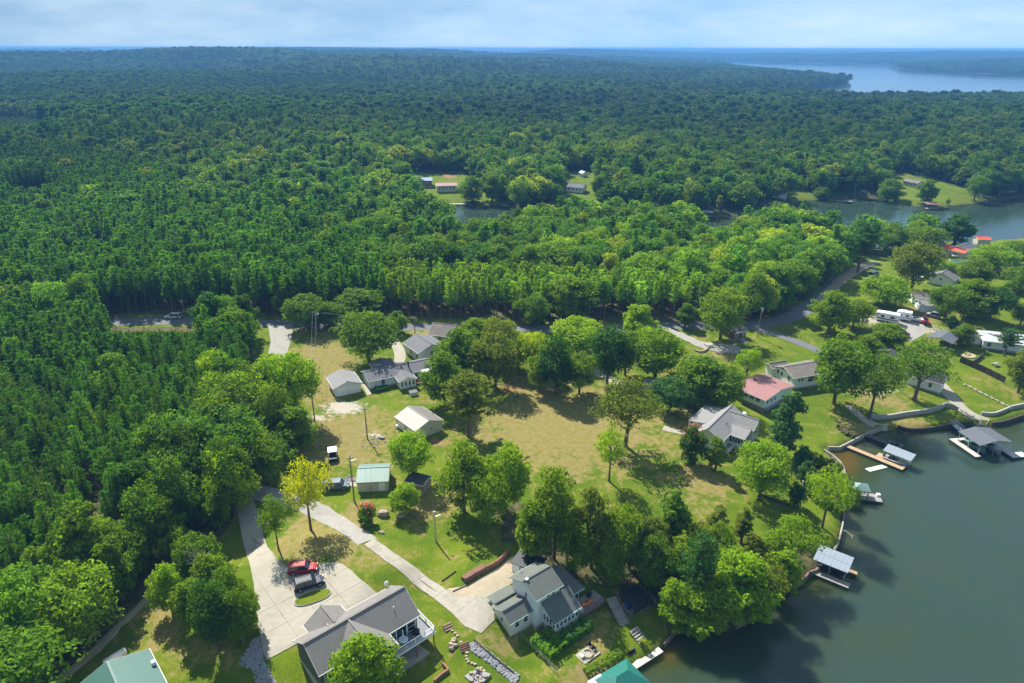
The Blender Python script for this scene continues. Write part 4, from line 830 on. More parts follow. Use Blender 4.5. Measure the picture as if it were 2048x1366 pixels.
# ------------------------------------------------------------------ roads, drives, slabs
def smooth_line(P, step=1.0):
    P = np.array(P, float); out = []
    Q = np.vstack([2*P[0]-P[1], P, 2*P[-1]-P[-2]])
    for i in range(1, len(Q)-2):
        a, b_, c, d = Q[i-1:i+3]; n = max(2, int(np.linalg.norm(c-b_)/step))
        for t in np.linspace(0, 1, n, endpoint=False):
            out.append(0.5*((2*b_)+(c-a)*t+(2*a-5*b_+4*c-d)*t*t+(3*b_-a-3*c+d)*t**3))
    out.append(P[-1]); return np.array(out)
def strip(name, pts, width, mat, dz=0.06, world=None, rag=0.0):
    P = smooth_line([G(*p)[:2] for p in pts] if world is None else world, 1.2); T = unit(np.gradient(P, axis=0)); Nn = np.stack([-T[:,1], T[:,0]], -1)
    w = np.interp(np.linspace(0, 1, len(P)), np.linspace(0, 1, len(width)), width) if hasattr(width, '__len__') else np.full(len(P), width)
    rr = np.random.default_rng(3); k = 7; rows = []
    for j in range(k):
        e = (j/(k-1)-.5); off = e*w+(rr.normal(size=len(P))*rag if j in (0, k-1) else 0); q = P+Nn*np.asarray(off)[:,None]
        rows.append(np.column_stack([q, gz(q[:,0], q[:,1])+dz-(0.05 if j in (0, k-1) else 0)]))
    V = np.stack(rows, 1).reshape(-1, 3); idx = np.arange(len(V)).reshape(len(P), k)
    F = np.stack([idx[:-1,:-1], idx[:-1,1:], idx[1:,1:], idx[1:,:-1]], -1).reshape(-1, 4)[:, ::-1]
    o = link(bpy.data.objects.new(name, mesh_np(name, V, F, mat, True))); tag(o, kind='structure'); return o
def clip_half(P, n, s, keep_below):
    """polygon cut by a line n.p = s"""
    out = []; f = lambda p: (p[0]*n[0]+p[1]*n[1]-s)*(1 if keep_below else -1)
    for i in range(len(P)):
        a, b_ = P[i], P[(i+1) % len(P)]; fa, fb = f(a), f(b_)
        if fa <= 0: out.append(a)
        if (fa < 0) != (fb < 0) and abs(fa-fb) > 1e-12: t = fa/(fa-fb); out.append((a[0]+(b_[0]-a[0])*t, a[1]+(b_[1]-a[1])*t))
    q = []
    for p in out:
        if not q or math.hypot(p[0]-q[-1][0], p[1]-q[-1][1]) > 1e-3: q.append(p)
    if len(q) > 1 and math.hypot(q[0][0]-q[-1][0], q[0][1]-q[-1][1]) < 1e-3: q.pop()
    return q
def cut_poly(P, step, ang=0.0):
    """cells of a polygon on a turned grid"""
    P = [(float(p[0]), float(p[1])) for p in P]; n1 = (math.cos(ang), math.sin(ang)); n2 = (-n1[1], n1[0]); A = np.array(P); d1 = A@np.array(n1); d2 = A@np.array(n2); cells = []
    for a in np.arange(math.floor(d1.min()/step)*step, d1.max(), step):
        Q = clip_half(clip_half(P, n1, a, False), n1, a+step, True)
        if len(Q) < 3: continue
        for b_ in np.arange(math.floor(d2.min()/step)*step, d2.max(), step):
            R = clip_half(clip_half(Q, n2, b_, False), n2, b_+step, True)
            if len(R) >= 3 and abs(sum(R[i][0]*R[(i+1) % len(R)][1]-R[(i+1) % len(R)][0]*R[i][1] for i in range(len(R))))/2 > .02: cells.append(R if sum(R[i][0]*R[(i+1) % len(R)][1]-R[(i+1) % len(R)][0]*R[i][1] for i in range(len(R))) > 0 else R[::-1])
    return cells
def patch(name, pts, mat, dz=0.07, step=0.7, world=None):
    P = [G(*p)[:2] for p in pts] if world is None else world; m = MB()
    for c in cut_poly(P, step): m.add([(x, y, float(gz(x, y))+dz) for x, y in c], [tuple(range(len(c)))])
    o = m.build(name, mat); tag(o, kind='structure'); return o
def slabs(name, pts, mat, step, ang, dz=0.09):
    """concrete cast in bays: each bay a piece of its own with an open joint"""
    P = [G(*p)[:2] for p in pts]; o = patch(name, pts, 'concrete_old', dz=0.03); rr = random.Random(4)
    for f in cut_poly(P, step, ang):
        c = Vector((*np.mean(f, 0), 0)); q = []; lift = rr.uniform(-.004, .004)
        for v in f:
            d = Vector((*v, 0))-c; k = max(0.0, 1-0.022/max(d.length, .05)); p = c+d*k; q.append((p.x, p.y))
        m = MB(); H = lambda x, y: float(gz(x, y))+dz+lift
        for e in cut_poly(q, 0.7, ang): m.add([(x, y, H(x, y)) for x, y in e], [tuple(range(len(e)))])
        for a, b_ in zip(q, q[1:]+q[:1]): m.add([(*a, H(*a)), (*b_, H(*b_)), (*b_, H(*b_)-.12), (*a, H(*a)-.12)], [(0, 3, 2, 1)])
        m.build('slab', mat, o)
    return o
strip('road', [(150,645),(350,642),(530,646),(620,652),(720,655),(900,653),(1020,656),(1150,659),(1250,657),(1330,652),(1400,652),(1480,651),(1530,647),(1580,634),(1612,616),(1640,594),(1664,570),(1688,552),(1745,527)], [6, 6, 6, 6, 6, 6, 6, 5, 4], 'asphalt')
strip('lane', [(1490,652),(1530,662),(1570,675),(1640,703),(1700,735),(1745,765)], 3.4, 'asphalt', 0.10)
strip('side_road', [(562,650),(562,668),(560,690),(545,728),(505,790),(478,850),(470,910),(485,960),(512,984)], [7.5, 5.5, 5, 4, 3.4, 3.2, 3], 'gravel_track', 0.10)
strip('gravel_drive', [(498,982),(540,990),(590,1004),(640,1024),(690,1053),(735,1083)], [4.6, 4.2, 4.0, 3.8, 3.8], 'gravel_track', 0.08, rag=.1)
slabs('concrete_drive', [(728,1090),(748,1078),(790,1108),(840,1142),(893,1180),(920,1194),(985,1196),(990,1240),(962,1268),(930,1254),(905,1228),(860,1192),(815,1156),(770,1122)], 'concrete_old', 5.0, math.radians(-42))
patch('sandy_yard', [(893,1178),(935,1172),(1000,1133),(1025,1112),(1062,1130),(1062,1150),(1022,1168),(980,1196),(925,1200)], 'sand', 0.05)
slabs('forecourt', [(484,993),(468,1003),(478,1040),(487,1090),(500,1130),(508,1170),(512,1220),(518,1262),(527,1308),(534,1321),(578,1297),(640,1262),(700,1230),(765,1196),(748,1182),(722,1160),(702,1141),(686,1129),(668,1125),(645,1127),(600,1138),(575,1135),(555,1120),(535,1095),(522,1050),(512,1012),(504,996)], 'concrete', 4.2, math.radians(41))
strip('house_drive', [(778,660),(790,684),(800,708),(797,730)], [2.6, 2.8, 3.2, 3.0], 'concrete', 0.09)
strip('house_path', [(1326,856),(1345,861),(1372,867)], [2.4, 2.0, 1.6], 'concrete', 0.09)
strip('garden_path', [(727,768),(733,778),(740,790)], 1.2, 'concrete', 0.10)
strip('cabin_drive', [(1325,655),(1365,672),(1400,688),(1440,697),(1478,702)], [3.0, 3.0, 4.0, 5.0, 4.0], 'gravel_track', 0.11, rag=.15)
strip('lawn_drive', [(1040,668),(1090,695),(1150,722),(1195,746),(1235,764),(1290,778)], 3.2, 'concrete_old', 0.08)
strip('boat_ramp', [(1878,766),(1900,790),(1930,822),(1972,851)], [3.4, 3.4, 3.2, 3.4], 'concrete', 0.09)
strip('lake_ramp', [(1694,812),(1722,833),(1750,852),(1786,863)], [2.0, 2.4, 3.0, 3.0], 'concrete_old', 0.09)
strip('dirt_track', [(95,1380),(190,1300),(262,1230),(312,1178)], [1.6, 1.4, 1.2, 1.0], 'sand', 0.05, rag=.15)
strip('dirt_lane', [(1640,604),(1668,574),(1700,548),(1748,523)], [4, 4, 5, 4], 'sand', 0.12, rag=.2)
patch('gravel_yard', [(1752,636),(1800,632),(1850,646),(1850,668),(1820,684),(1772,672)], 'gravel_track', 0.06); patch('cabin_yard', [(1400,686),(1470,690),(1492,702),(1440,708)], 'gravel_track', 0.07)
def island():
    c = G(626, 1196); ax = G(659, 1184)-G(593, 1207); a = math.atan2(ax[1], ax[0]); L = 2.9; W = 1.25; n = 28; pts = []
    for k in range(n):
        t = 2*math.pi*k/n; x = np.sign(math.cos(t))*abs(math.cos(t))**.7*L; y = math.sin(t)*W; pts.append((c[0]+x*math.cos(a)-y*math.sin(a), c[1]+x*math.sin(a)+y*math.cos(a)))
    z = max(float(gz(*p)) for p in pts)
    MB().prism(pts, z-.2, z+.17).build('kerb', 'concrete_old').parent = None
    o = bpy.data.objects['kerb']; tag(o, kind='structure')
    q = [(c[0]+(p[0]-c[0])*.93, c[1]+(p[1]-c[1])*.93) for p in pts]; g = MB().prism(q, z+.1, z+.2).build('grass_island', 'ground'); tag(g, kind='structure')
island()
# ------------------------------------------------------------------ seawalls, retaining walls, fences
def wall_thing(name, label, cat, pts, h, t, mat, base=None, piece='panel', seg=2.5, post=None, group=None, below=0.4, proud=True, world=None):
    """a wall of separate lengths following the ground or a fixed base level"""
    P = smooth_line([(at_z(*p, base) if base is not None else G(*p)[:2]) for p in pts] if world is None else world, 0.8)
    c = P.mean(0); z0 = base if base is not None else float(gz(*c)); root = thing(name, label, cat, (c[0], c[1], z0), 0, group)
    d = np.r_[0, np.cumsum(np.linalg.norm(np.diff(P, axis=0), axis=1))]; n = max(1, int(d[-1]/seg)); s = np.linspace(0, d[-1], n+1)
    X = np.interp(s, d, P[:,0])-c[0]; Y = np.interp(s, d, P[:,1])-c[1]
    for i in range(n):
        a = Vector((X[i], Y[i], 0)); b_ = Vector((X[i+1], Y[i+1], 0)); r = Vector((-(b_-a).y, (b_-a).x, 0)).normalized()*t/2; e = (b_-a).normalized()*.01
        za, zb = ((0, 0) if base is not None else (float(gz(a.x+c[0], a.y+c[1]))-z0, float(gz(b_.x+c[0], b_.y+c[1]))-z0))
        q = [a+e-r, b_-e-r, b_-e+r, a+e+r]; MB().prism([(p.x, p.y) for p in q], [za-below, zb-below, zb-below, za-below], [za+h, zb+h, zb+h, za+h]).build(piece, mat, root)
    if post:
        ph, pw, pmat = post
        for i in range(n+1):
            z = 0 if base is not None else float(gz(X[i]+c[0], Y[i]+c[1]))-z0
            MB().box(X[i]-pw/2, X[i]+pw/2, Y[i]-pw/2, Y[i]+pw/2, z-below-.3, z+ph).build('post', pmat, root)
    return root
wall_thing('seawall', 'dark timber seawall with round piles below the lakeside thicket', 'seawall', [(1470,1258),(1500,1244),(1532,1213),(1556,1196),(1590,1177),(1609,1164),(1617,1152),(1636,1147)], 1.15, .28, 'timber', 0, 'plank', 2.2, (1.25, .38, 'timber_dark'), below=1.6)
wall_thing('seawall', 'pale concrete seawall at the foot of the big lawn near the leaning tree', 'seawall', [(1666,1108),(1673,1100),(1679,1075),(1684,1052),(1689,1015),(1690,985)], 1.1, .3, 'concrete_old', 0, 'block', 2.5, below=1.6)
wall_thing('seawall', 'short concrete seawall round the shallow brown corner of the lake', 'seawall', [(1690,970),(1684,938),(1662,916),(1646,906)], 1.1, .3, 'concrete_old', 0, 'block', 2.5, below=1.6)
wall_thing('seawall', 'stepped concrete seawall between the two small piers', 'seawall', [(1655,901),(1670,904),(1694,893),(1733,873),(1762,861)], 1.1, .35, 'concrete_old', 0, 'block', 2.5, below=1.6)
wall_thing('seawall', 'long dark curved seawall below the pale retaining wall', 'seawall', [(1793,858),(1812,864),(1842,864),(1875,860),(1905,855),(1944,850)], 1.1, .35, 'timber_dark', 0, 'plank', 2.5, below=1.6)
wall_thing('seawall', 'dark curved seawall beside the concrete boat ramp', 'seawall', [(1982,853),(2005,850),(2030,842),(2048,836),(2110,815),(2180,800)], 1.2, .4, 'timber_dark', 0, 'plank', 2.5, below=1.6)
wall_thing('seawall', 'rusty brown seawall beside the pale dock deck below the deck stairs', 'seawall', [(1326,1298),(1337,1286),(1345,1272),(1352,1266)], 1.1, .2, 'timber', 0, 'plank', 1.6, (1.2, .2, 'timber_dark'), below=1.6)
wall_thing('retaining_wall', 'pale curving block retaining wall across the lakeside yard', 'wall', [(1738,836),(1760,838),(1800,833),(1850,826),(1880,818),(1893,812),(1915,822)], 1.1, .45, 'block', None, 'block', 1.6)
wall_thing('retaining_wall', 'low grey terrace wall right of the concrete boat ramp', 'wall', [(1962,829),(1985,831),(2010,822),(2019,818)], .8, .4, 'block', None, 'block', 1.6)
wall_thing('retaining_wall', 'upper grey terrace wall beyond the stepping stone line', 'wall', [(2020,818),(2048,812),(2090,802)], .9, .4, 'block', None, 'block', 1.6)
wall_thing('fence', 'dark brown solid board fence on the bright lawn above the boat ramp', 'fence', [(1919,724),(1960,742),(2008,766)], 1.8, .06, 'timber_dark', None, 'fence_panel', 1.8, (1.9, .14, 'timber_dark'), below=.05)
wall_thing('retaining_wall', 'dark timber retaining wall edging the fire pit lawn', 'wall', [(1920,722),(1943,728),(1965,712)], .9, .2, 'timber_dark', None, 'plank', 1.6)
wall_thing('retaining_wall', 'red-brown timber planter wall along the sandy yard', 'wall', [(930,1166),(962,1147),(996,1129),(1018,1106)], 1.0, .35, 'wood_red', None, 'timber_length', 2.0, (1.1, .2, 'timber'))
wall_thing('planter', 'raised red-brown timber planter box at the drive end of the planter wall', 'planter', [(926,1162),(938,1154),(958,1142),(968,1136)], .7, .9, 'wood_red', None, 'timber_length', 2.2)
wall_thing('retaining_wall', 'low brick edge of the sunken lawn below the dark house', 'wall', [(868,1366),(884,1352),(899,1346),(885,1330)], .6, .25, 'brick_red', None, 'brick_course', 1.4)
wall_thing('kerb_edge', 'dark timber edging beside the rough patch of the grass slope', 'edging', [(884,1163),(908,1145),(912,1143)], .22, .14, 'timber_dark', None, 'timber_length', 2.0)
wall_thing('kerb_edge', 'timber edging between drive apron and dry grass slope', 'edging', [(905,1184),(922,1176),(936,1170)], .22, .14, 'timber', None, 'timber_length', 2.0)
wall_thing('retaining_wall', 'low weathered edging between riprap stones and side lawn', 'wall', [(948,1282),(968,1300),(995,1322),(1028,1348)], .35, .2, 'timber_dark', None, 'timber_length', 1.8)
wall_thing('edging', 'long pale timber lying along the dirt track', 'edging', [(150,1330),(215,1268),(270,1213)], .2, .16, 'timber', None, 'timber_length', 3.0)
wall_thing('kerb_edge', 'dark stone edging of the shade bed under the round bright tree', 'edging', [(1520,990),(1548,1002),(1570,1010),(1582,1012)], .4, .25, 'timber_dark', None, 'timber_length', 1.6)
wall_thing('retaining_wall', 'weathered retaining wall stepping down beside the round bright tree', 'wall', [(1602,955),(1606,970),(1600,985),(1592,1000)], .8, .3, 'block', None, 'block', 1.3)
def open_fence(name, label, pts, h, n_rail, mat, step=2.4, pw=.08, group=None):
    P = smooth_line([G(*p)[:2] for p in pts], 1.0); c = P.mean(0); z0 = float(gz(*c)); root = thing(name, label, 'fence', (c[0], c[1], z0), 0, group)
    d = np.r_[0, np.cumsum(np.linalg.norm(np.diff(P, axis=0), axis=1))]; n = max(1, int(d[-1]/step)); s = np.linspace(0, d[-1], n+1); Q = [Vector((np.interp(t, d, P[:,0])-c[0], np.interp(t, d, P[:,1])-c[1], 0)) for t in s]
    for q in Q: q.z = float(gz(q.x+c[0], q.y+c[1]))-z0
    for q in Q: MB().box(q.x-pw/2, q.x+pw/2, q.y-pw/2, q.y+pw/2, q.z-.3, q.z+h).build('post', mat, root)
    for a, b_ in zip(Q[:-1], Q[1:]):
        for k in range(n_rail):
            z = Vector((0, 0, h-.05-k*(h-.2)/max(1, n_rail))); MB().bar(a+z, b_+z, pw*.4, pw*.5).build('rail', mat, root)
open_fence('chain_fence', 'thin wire fence running down past the clipped hedges', [(1042,1277),(1066,1300),(1090,1324),(1115,1350)], 1.2, 3, 'block', 2.2, .05)
open_fence('chain_fence', 'thin wire fence behind the screened hut', [(1170,1166),(1200,1171),(1255,1170),(1290,1187),(1318,1222),(1330,1262)], 1.3, 3, 'block', 2.4, .05)
open_fence('paddock_fence', 'dark wooden rail fence along the lane', [(1560,664),(1590,674),(1610,682)], 1.1, 2, 'timber_dark', 1.6)
open_fence('paddock_fence', 'dark rail fence on the grass before the pine stand', [(818,652),(845,655),(880,658)], 1.1, 2, 'timber_dark', 2.4)
# ------------------------------------------------------------------ docks
class Dock(Bld):
    def __init__(s, name, label, a, b_, z=0.7, cat='dock', group=None): super().__init__(name, label, cat, a, b_, z, g=0.0, group=group)
    def deck(s, u0, u1, v0, v1, z=.7, mat='deck_weathered', piles=True, t=.2, along='u'):
        n = max(1, int(((u1-u0) if along == 'u' else (v1-v0))/1.8)); 
        for k in range(n):
            if along == 'u': a, c = u0+(u1-u0)*k/n, u0+(u1-u0)*(k+1)/n-.02; s.box('deck_section', mat, a, c, v0, v1, z-t, z)
            else: a, c = v0+(v1-v0)*k/n, v0+(v1-v0)*(k+1)/n-.02; s.box('deck_section', mat, u0, u1, a, c, z-t, z)
        s.box('edge_beam', 'timber_dark', u0, u1, v0-.06, v0-.005, z-.35, z-.03); s.box('edge_beam', 'timber_dark', u0, u1, v1+.005, v1+.06, z-.35, z-.03)
        if piles:
            k = max(1, int((u1-u0)/2.6))
            for i in range(k+1):
                for v in (v0+.15, v1-.15): MB().tube((u0+.15+(u1-u0-.3)*i/k, v, -2.2), (u0+.15+(u1-u0-.3)*i/k, v, z-t), .11).build('pile', 'timber_dark', s.root)
    def posts(s, pts, z1, z0=.5, mat='steel', w=.1):
        for u, v in pts: s.box('post', mat, u-w/2, u+w/2, v-w/2, v+w/2, z0, z1)
    def panels(s, u0, u1, v0, v1, za, zb, nu, nv, mat):
        """sheet-metal roof of separate panels, za at v0, zb at v1"""
        fr = s.box('roof_frame', 'steel', u0+.1, u1-.1, v0+.1, v1-.1, min(za, zb)-.16, min(za, zb)-.06)
        for i in range(nu):
            for j in range(nv):
                a, c = u0+(u1-u0)*i/nu+.012, u0+(u1-u0)*(i+1)/nu-.012; p, q = v0+(v1-v0)*j/nv+.012, v0+(v1-v0)*(j+1)/nv-.012; z = lambda v: za+(zb-za)*(v-v0)/(v1-v0)+.02*(nv-1-j if za > zb else j)
                MB().slab([(a, p, z(p)), (c, p, z(p)), (c, q, z(q)), (a, q, z(q))], .04).build('roof_panel', mat, s.root)
def boat(label, loc, rz, L, W, hull, cover, kind='runabout'):
    t = thing('boat', label, 'boat', loc, rz); n = 9; rows = []
    for i in range(n):
        s = i/(n-1); w = W/2*(1-max(0, (s-.45)/.55)**2.2*.97); x = -L/2+L*s; sh = .75+.22*s*s
        rows.append([(x, 0, -.25+.35*max(0, s-.6)), (x, w*.82, .05+.2*max(0, s-.6)), (x, w, sh), (x, w*.88, sh+.03), (x, w*.8, sh-.02), (x, -w*.8, sh-.02), (x, -w*.88, sh+.03), (x, -w, sh), (x, -w*.82, .05+.2*max(0, s-.6))])
    m = MB(); k = 9; v = [p for r in rows for p in r]; f = [(i*k+j, i*k+(j+1) % k, (i+1)*k+(j+1) % k, (i+1)*k+j) for i in range(n-1) for j in range(k)]; f = [q[::-1] for q in f]; f.append(tuple(range(k))); m.add(v, f); m.build('hull', hull, t)
    MB().box(-L*.32, L*.12, -W*.32, W*.32, .72, .80).build('cockpit', cover, t); MB().slab([(L*.08, -W*.33, .8), (L*.08, W*.33, .8), (L*.16, W*.3, .78), (L*.16, -W*.3, .78)], .02).build('foredeck', hull, t)
    m = MB(); m.bar((L*.1, -W*.33, .8), (L*.04, -W*.28, 1.25), .05); m.bar((L*.1, W*.33, .8), (L*.04, W*.28, 1.25), .05); m.add([(L*.1, -W*.33, .82), (L*.1, W*.33, .82), (L*.04, W*.28, 1.25), (L*.04, -W*.28, 1.25)], [(0, 1, 2, 3)]); m.build('windscreen', 'glass', t)
    for y in (-.2, .2): MB().box(-L*.18, -L*.08, y*W-.22, y*W+.22, .8, 1.15).build('seat', cover, t)
    m = MB(); m.box(-L/2-.35, -L/2, -.2, .2, .2, 1.2); m.box(-L/2-.3, -L/2-.1, -.06, .06, -.5, .2); m.build('outboard_motor', 'black_metal', t); return t
def at_frame(b_, u, v, z): x, y = b_.w(u, v); return (x, y, b_.g+z)
# grey metal roofed dock below the thicket
b = Dock('boat_dock', 'boat dock with pale galvanised panel roof at the end of the dark timber seawall', (1629,1118), (1694,1144), 2.75)
b.panels(-.2, b.L+.2, -.2, 3.9, 2.75, 3.25, 8, 2, 'galvanised'); b.posts([(.3, 0), (b.L/2, 0), (b.L-.2, 0), (.3, 3.6), (b.L/2, 3.6), (b.L-.2, 3.6)], 2.9, -2, 'steel'); b.deck(-1.2, b.L+.9, -1.3, .1, .65); b.deck(-1.0, .7, .2, 3.9, .65); b.deck(b.L-.4, b.L+1.3, 2.9, 3.8, .65, 'deck_wood'); 
boat('dark runabout lifted under the galvanised panel roof', at_frame(b, b.L*.55, 1.9, .35), b.ang, 4.6, 1.9, 'black_metal', 'tarp_blue')
# gazebo dock
b = Dock('boat_dock', 'floating dock with small green hip-roofed gazebo', (1693.8,995), (1759.5,1003.5), .6)
b.deck(-1.0, b.L+.6, 0, 2.6, .6, 'deck_weathered'); rp = [(.9, 0), (4.0, 0), (4.0, 2.7), (.9, 2.7)]; b.posts([(1.1, .2), (3.8, .2), (3.8, 2.5), (1.1, 2.5)], 2.75, .6, 'timber_dark', .16)
ap = (2.45, 1.35, 3.6)
for i in range(4):
    p, q = rp[i], rp[(i+1) % 4]; e = [(x+(x-2.45)*.12, y+(y-1.35)*.12, 2.7) for x, y in (p, q)]; MB().slab([e[0], e[1], ap], .06).build('roof_panel', 'metal_roof_green', b.root)
b.box('dock_box', 'white_plastic', b.L-.2, b.L+.5, 1.7, 2.4, .6, 1.1); b.rail([(1.2, 2.5), (3.7, 2.5)], .6, .8, 'timber'); m = MB(); m.box(1.9, 3.0, .9, 1.5, 1.25, 1.32); m.box(2.35, 2.55, 1.1, 1.3, .6, 1.25); m.build('table', 'deck_wood', b.root)
# wooden pier with sloping metal roof
b = Dock('boat_dock', 'wooden pier with sloping corrugated metal roof over a covered boat', (1689.8,892.7), (1805,940), .6)
b.deck(0, b.L, 0, 1.3, .6, 'deck_wood'); b.deck(b.L*.5, b.L*.68, 1.4, 3.4, .6, 'deck_wood'); b.deck(b.L*.95, b.L, 1.4, 4.4, .6, 'deck_weathered')
b.panels(b.L*.58, b.L+.6, 1.9, 4.6, 2.3, 2.9, 7, 1, 'galvanised'); b.posts([(b.L*.6, 2.1), (b.L+.4, 2.1), (b.L*.6, 4.3), (b.L+.4, 4.3)], 2.4, -2, 'steel')
boat('boat with dark grey cover moored beside the wooden pier', at_frame(b, b.L*.8, 2.4, .2), b.ang, 4.6, 1.9, 'steel', 'deck_dark')
# dark pier
b = Dock('boat_dock', 'black weathered pier ending in a square platform', (1721.7,865.5), (1775.5,886), .7); b.deck(0, b.L, -.7, .7, .7, 'deck_dark'); b.deck(b.L-.2, b.L+3.0, -1.4, 2.2, .68, 'deck_dark'); m = MB(); m.box(b.L+.6, b.L+1.2, -.2, .5, .7, 1.2); m.box(b.L+1.5, b.L+2.1, .4, 1.1, .7, 1.15); m.build('deck_chairs', 'black_metal', b.root)
# big dark roofed dock
c8 = lambda x, y: (1640+x*.1992, 830+y*.1992)
b = Dock('boat_dock', 'large covered boat dock with dark grey gable roof and concrete float', c8(1390,165), c8(1610,310), 3.1)
L = b.L; rf = b.shed([(-.1, 0, 3.1), (L, 0, 3.1), (L, 4.3, 3.95), (-.1, 4.3, 3.95)], .1, 'metal_roof_slate'); b.shed([(-.1, 8.6, 3.1), (L, 8.6, 3.1), (L, 4.3, 3.95), (-.1, 4.3, 3.95)], .1, 'metal_roof_slate'); b.posts([(u, v) for u in (.3, L/2, L-.3) for v in (.3, 4.3, 8.3)], 3.15, -2, 'steel', .12)
b.deck(-1.0, L+.5, -.9, .6, .6, 'deck_pale'); b.deck(-1.0, 0, .6, 8.6, .6, 'deck_pale', along='v'); b.deck(-1.0, L+2.2, 7.2, 9.2, .6, 'deck_pale'); b.deck(L+.4, L+2.2, 9.3, 11.2, .55, 'white_plastic')
boat('green and white boat under the large dark dock roof', at_frame(b, L*.5, 2.6, .3), b.ang, 5.2, 2.0, 'metal_roof_green', 'metal_roof_hunter'); boat('grey boat beside the green one under the large dark dock roof', at_frame(b, L*.62, 5.8, .3), b.ang, 5.6, 2.1, 'steel', 'tarp_black')
q = Dock('gangway', 'grey metal gangway leading to the large covered boat dock', c8(1320,75), c8(1420,155), 1.0, 'gangway'); q.deck(0, q.L+.3, -.6, .6, .95, 'steel', piles=False); q.rail([(0, -.58), (q.L, -.58)], .95, .9, 'steel'); q.rail([(0, .58), (q.L, .58)], .95, .9, 'steel')
m = thing('swim_mat', 'pale mint floating swim mat tethered beside the wooden pier', 'float', (*at_z(1757, 936.5, .08), 0)); P = [Vector((*at_z(*c8(*p), .1), .1)) for p in ((450,540),(620,500),(680,525),(500,570))]; pm('mint_foam', (0.45, 0.62, 0.48), 0.8, 0.05, 1)
for k in range(2):
    q = [P[0].lerp(P[1], k*.5+.006), P[0].lerp(P[1], k*.5+.494), P[3].lerp(P[2], k*.5+.494), P[3].lerp(P[2], k*.5+.006)]; MB().slab([tuple(p-m.location+Vector((0, 0, .04))) for p in q], .09).build('mat_half', 'mint_foam', m)
# teal roofed dock at the bottom and the pale deck next to it
b = Dock('boat_dock', 'boat dock under a bright teal hip roof below the fire pit lawn', (1180,1361), (1253,1317), 3.0)
L = b.L; W = 5.0; r1, r2 = (2.6, -W/2, 4.5), (L-2.2, -W/2, 4.5)
for pts in ([(0, 0, 3), (L, 0, 3), r2, r1], [(L, 0, 3), (L, -W, 3), r2], [(L, -W, 3), (0, -W, 3), r1, r2], [(0, -W, 3), (0, 0, 3), r1]): b.shed(pts, .07, 'metal_roof_teal', 'roof_panel')
b.box('awning', 'metal_roof_white', -.6, 1.8, -1.9, -.05, 2.85, 2.92).location.z = .35
b.posts([(u, v) for u in (.3, L/2, L-.3) for v in (-.3, -W+.3)], 3.0, -2, 'timber_dark', .16); b.deck(-.5, L, -1.2, 0, .65, 'deck_weathered'); b.deck(-.5, L, -W, -W+.9, .65, 'deck_weathered')
b = Dock('boat_dock', 'pale grey board deck on the lake edge at the foot of the stairs', (1272,1338), (1327,1303), .75); b.deck(0, b.L, 0, 2.9, .75, 'deck_pale'); m = MB(); m.box(.6, 2.0, 1.9, 2.4, .75, 1.2); m.box(.6, 2.0, 2.35, 2.45, 1.2, 1.6); m.build('bench', 'black_metal', b.root)
# cove docks
def small_dock(label, a, b_, w, mat, roof=None, zr=2.6, wr=4):
    q = Dock('boat_dock', label, a, b_, .6); q.deck(0, q.L, 0, w, .6, mat)
    if roof: q.panels(-.3, q.L+.3, -.3, wr, zr, zr+.4, 4, 1, roof); q.posts([(0, 0), (q.L, 0), (0, wr-.3), (q.L, wr-.3)], zr, -2, 'timber_dark', .2)
    return q
small_dock('dock with weathered rust roof and white trim before the bright lawn across the cove', (1852,417), (1876,418), 2, 'deck_pale', 'metal_roof_rose', 3.2, 5); small_dock('covered pontoon dock with flat white roof on the far cove shore', (2002,392), (2030,391), 2, 'deck_pale', 'metal_roof_white', 3, 4)
small_dock('narrow white jetty below the lawn strip across the cove', (1672,402), (1706,403), 1.5, 'deck_pale'); small_dock('low white jetty in the shadow of the far cove trees', (1650,386), (1678,390), 1.2, 'deck_pale'); small_dock('long pale walkway beside the brown boathouse', (882,408), (932,408.5), 2, 'deck_pale'); small_dock('brown-roofed open boathouse across the cove', (933,410), (944,410.5), 1, 'deck_weathered', 'wood_red', 4.2, 5); small_dock('pale small dock on the near cove bank', (1002,411), (1020,412), 2, 'deck_wood')
small_dock('grey jetty with moored boats in the shaded cove arm', (1395,432), (1425,433), 2, 'deck_pale', 'metal_roof_white', 2.6, 4)
# ------------------------------------------------------------------ yard details
def boulder(mb, c, r, rr, sq=(1, .85, .7)):
    o = len(mb.v); mb.ball(c, r, 6, 4, sq)
    for i in range(o, len(mb.v)):
        v = mb.v[i]; mb.v[i] = tuple(c[k]+(v[k]-c[k])*rr.uniform(.75, 1.2) for k in range(3))
pm('stone_pale', (0.235, 0.235, 0.245), 0.9, 0.35, 3, stain=(0.13, 0.13, 0.14), stain_scale=1.5); pm('stone_tan', (0.32, 0.26, 0.19), 0.9, 0.3, 3); pm('stone_boulder', (0.27, 0.22, 0.18), 0.9, 0.3, 1.2, stain=(0.14, 0.11, 0.09), stain_scale=1)
def riprap(label, pts, n, seed):
    rr = random.Random(seed); P = np.array([G(*p)[:2] for p in pts]); lo, hi = P.min(0), P.max(0); mb = MB(); k = 0
    while k < n:
        x, y = rr.uniform(lo[0], hi[0]), rr.uniform(lo[1], hi[1])
        if not inside(P, np.array([x]), np.array([y]))[0]: continue
        r = rr.uniform(.09, .24); boulder(mb, (x, y, float(gz(x, y))+r*.25), r, rr); k += 1
    tag(mb.build('riprap', 'stone_pale'), label, 'stones', kind='stuff')
riprap('bed of pale grey riprap stones running down beside the side lawn', [(938,1290),(950,1283),(975,1300),(1005,1325),(1040,1352),(1030,1370),(1000,1345),(965,1318),(945,1305)], 760, 1)
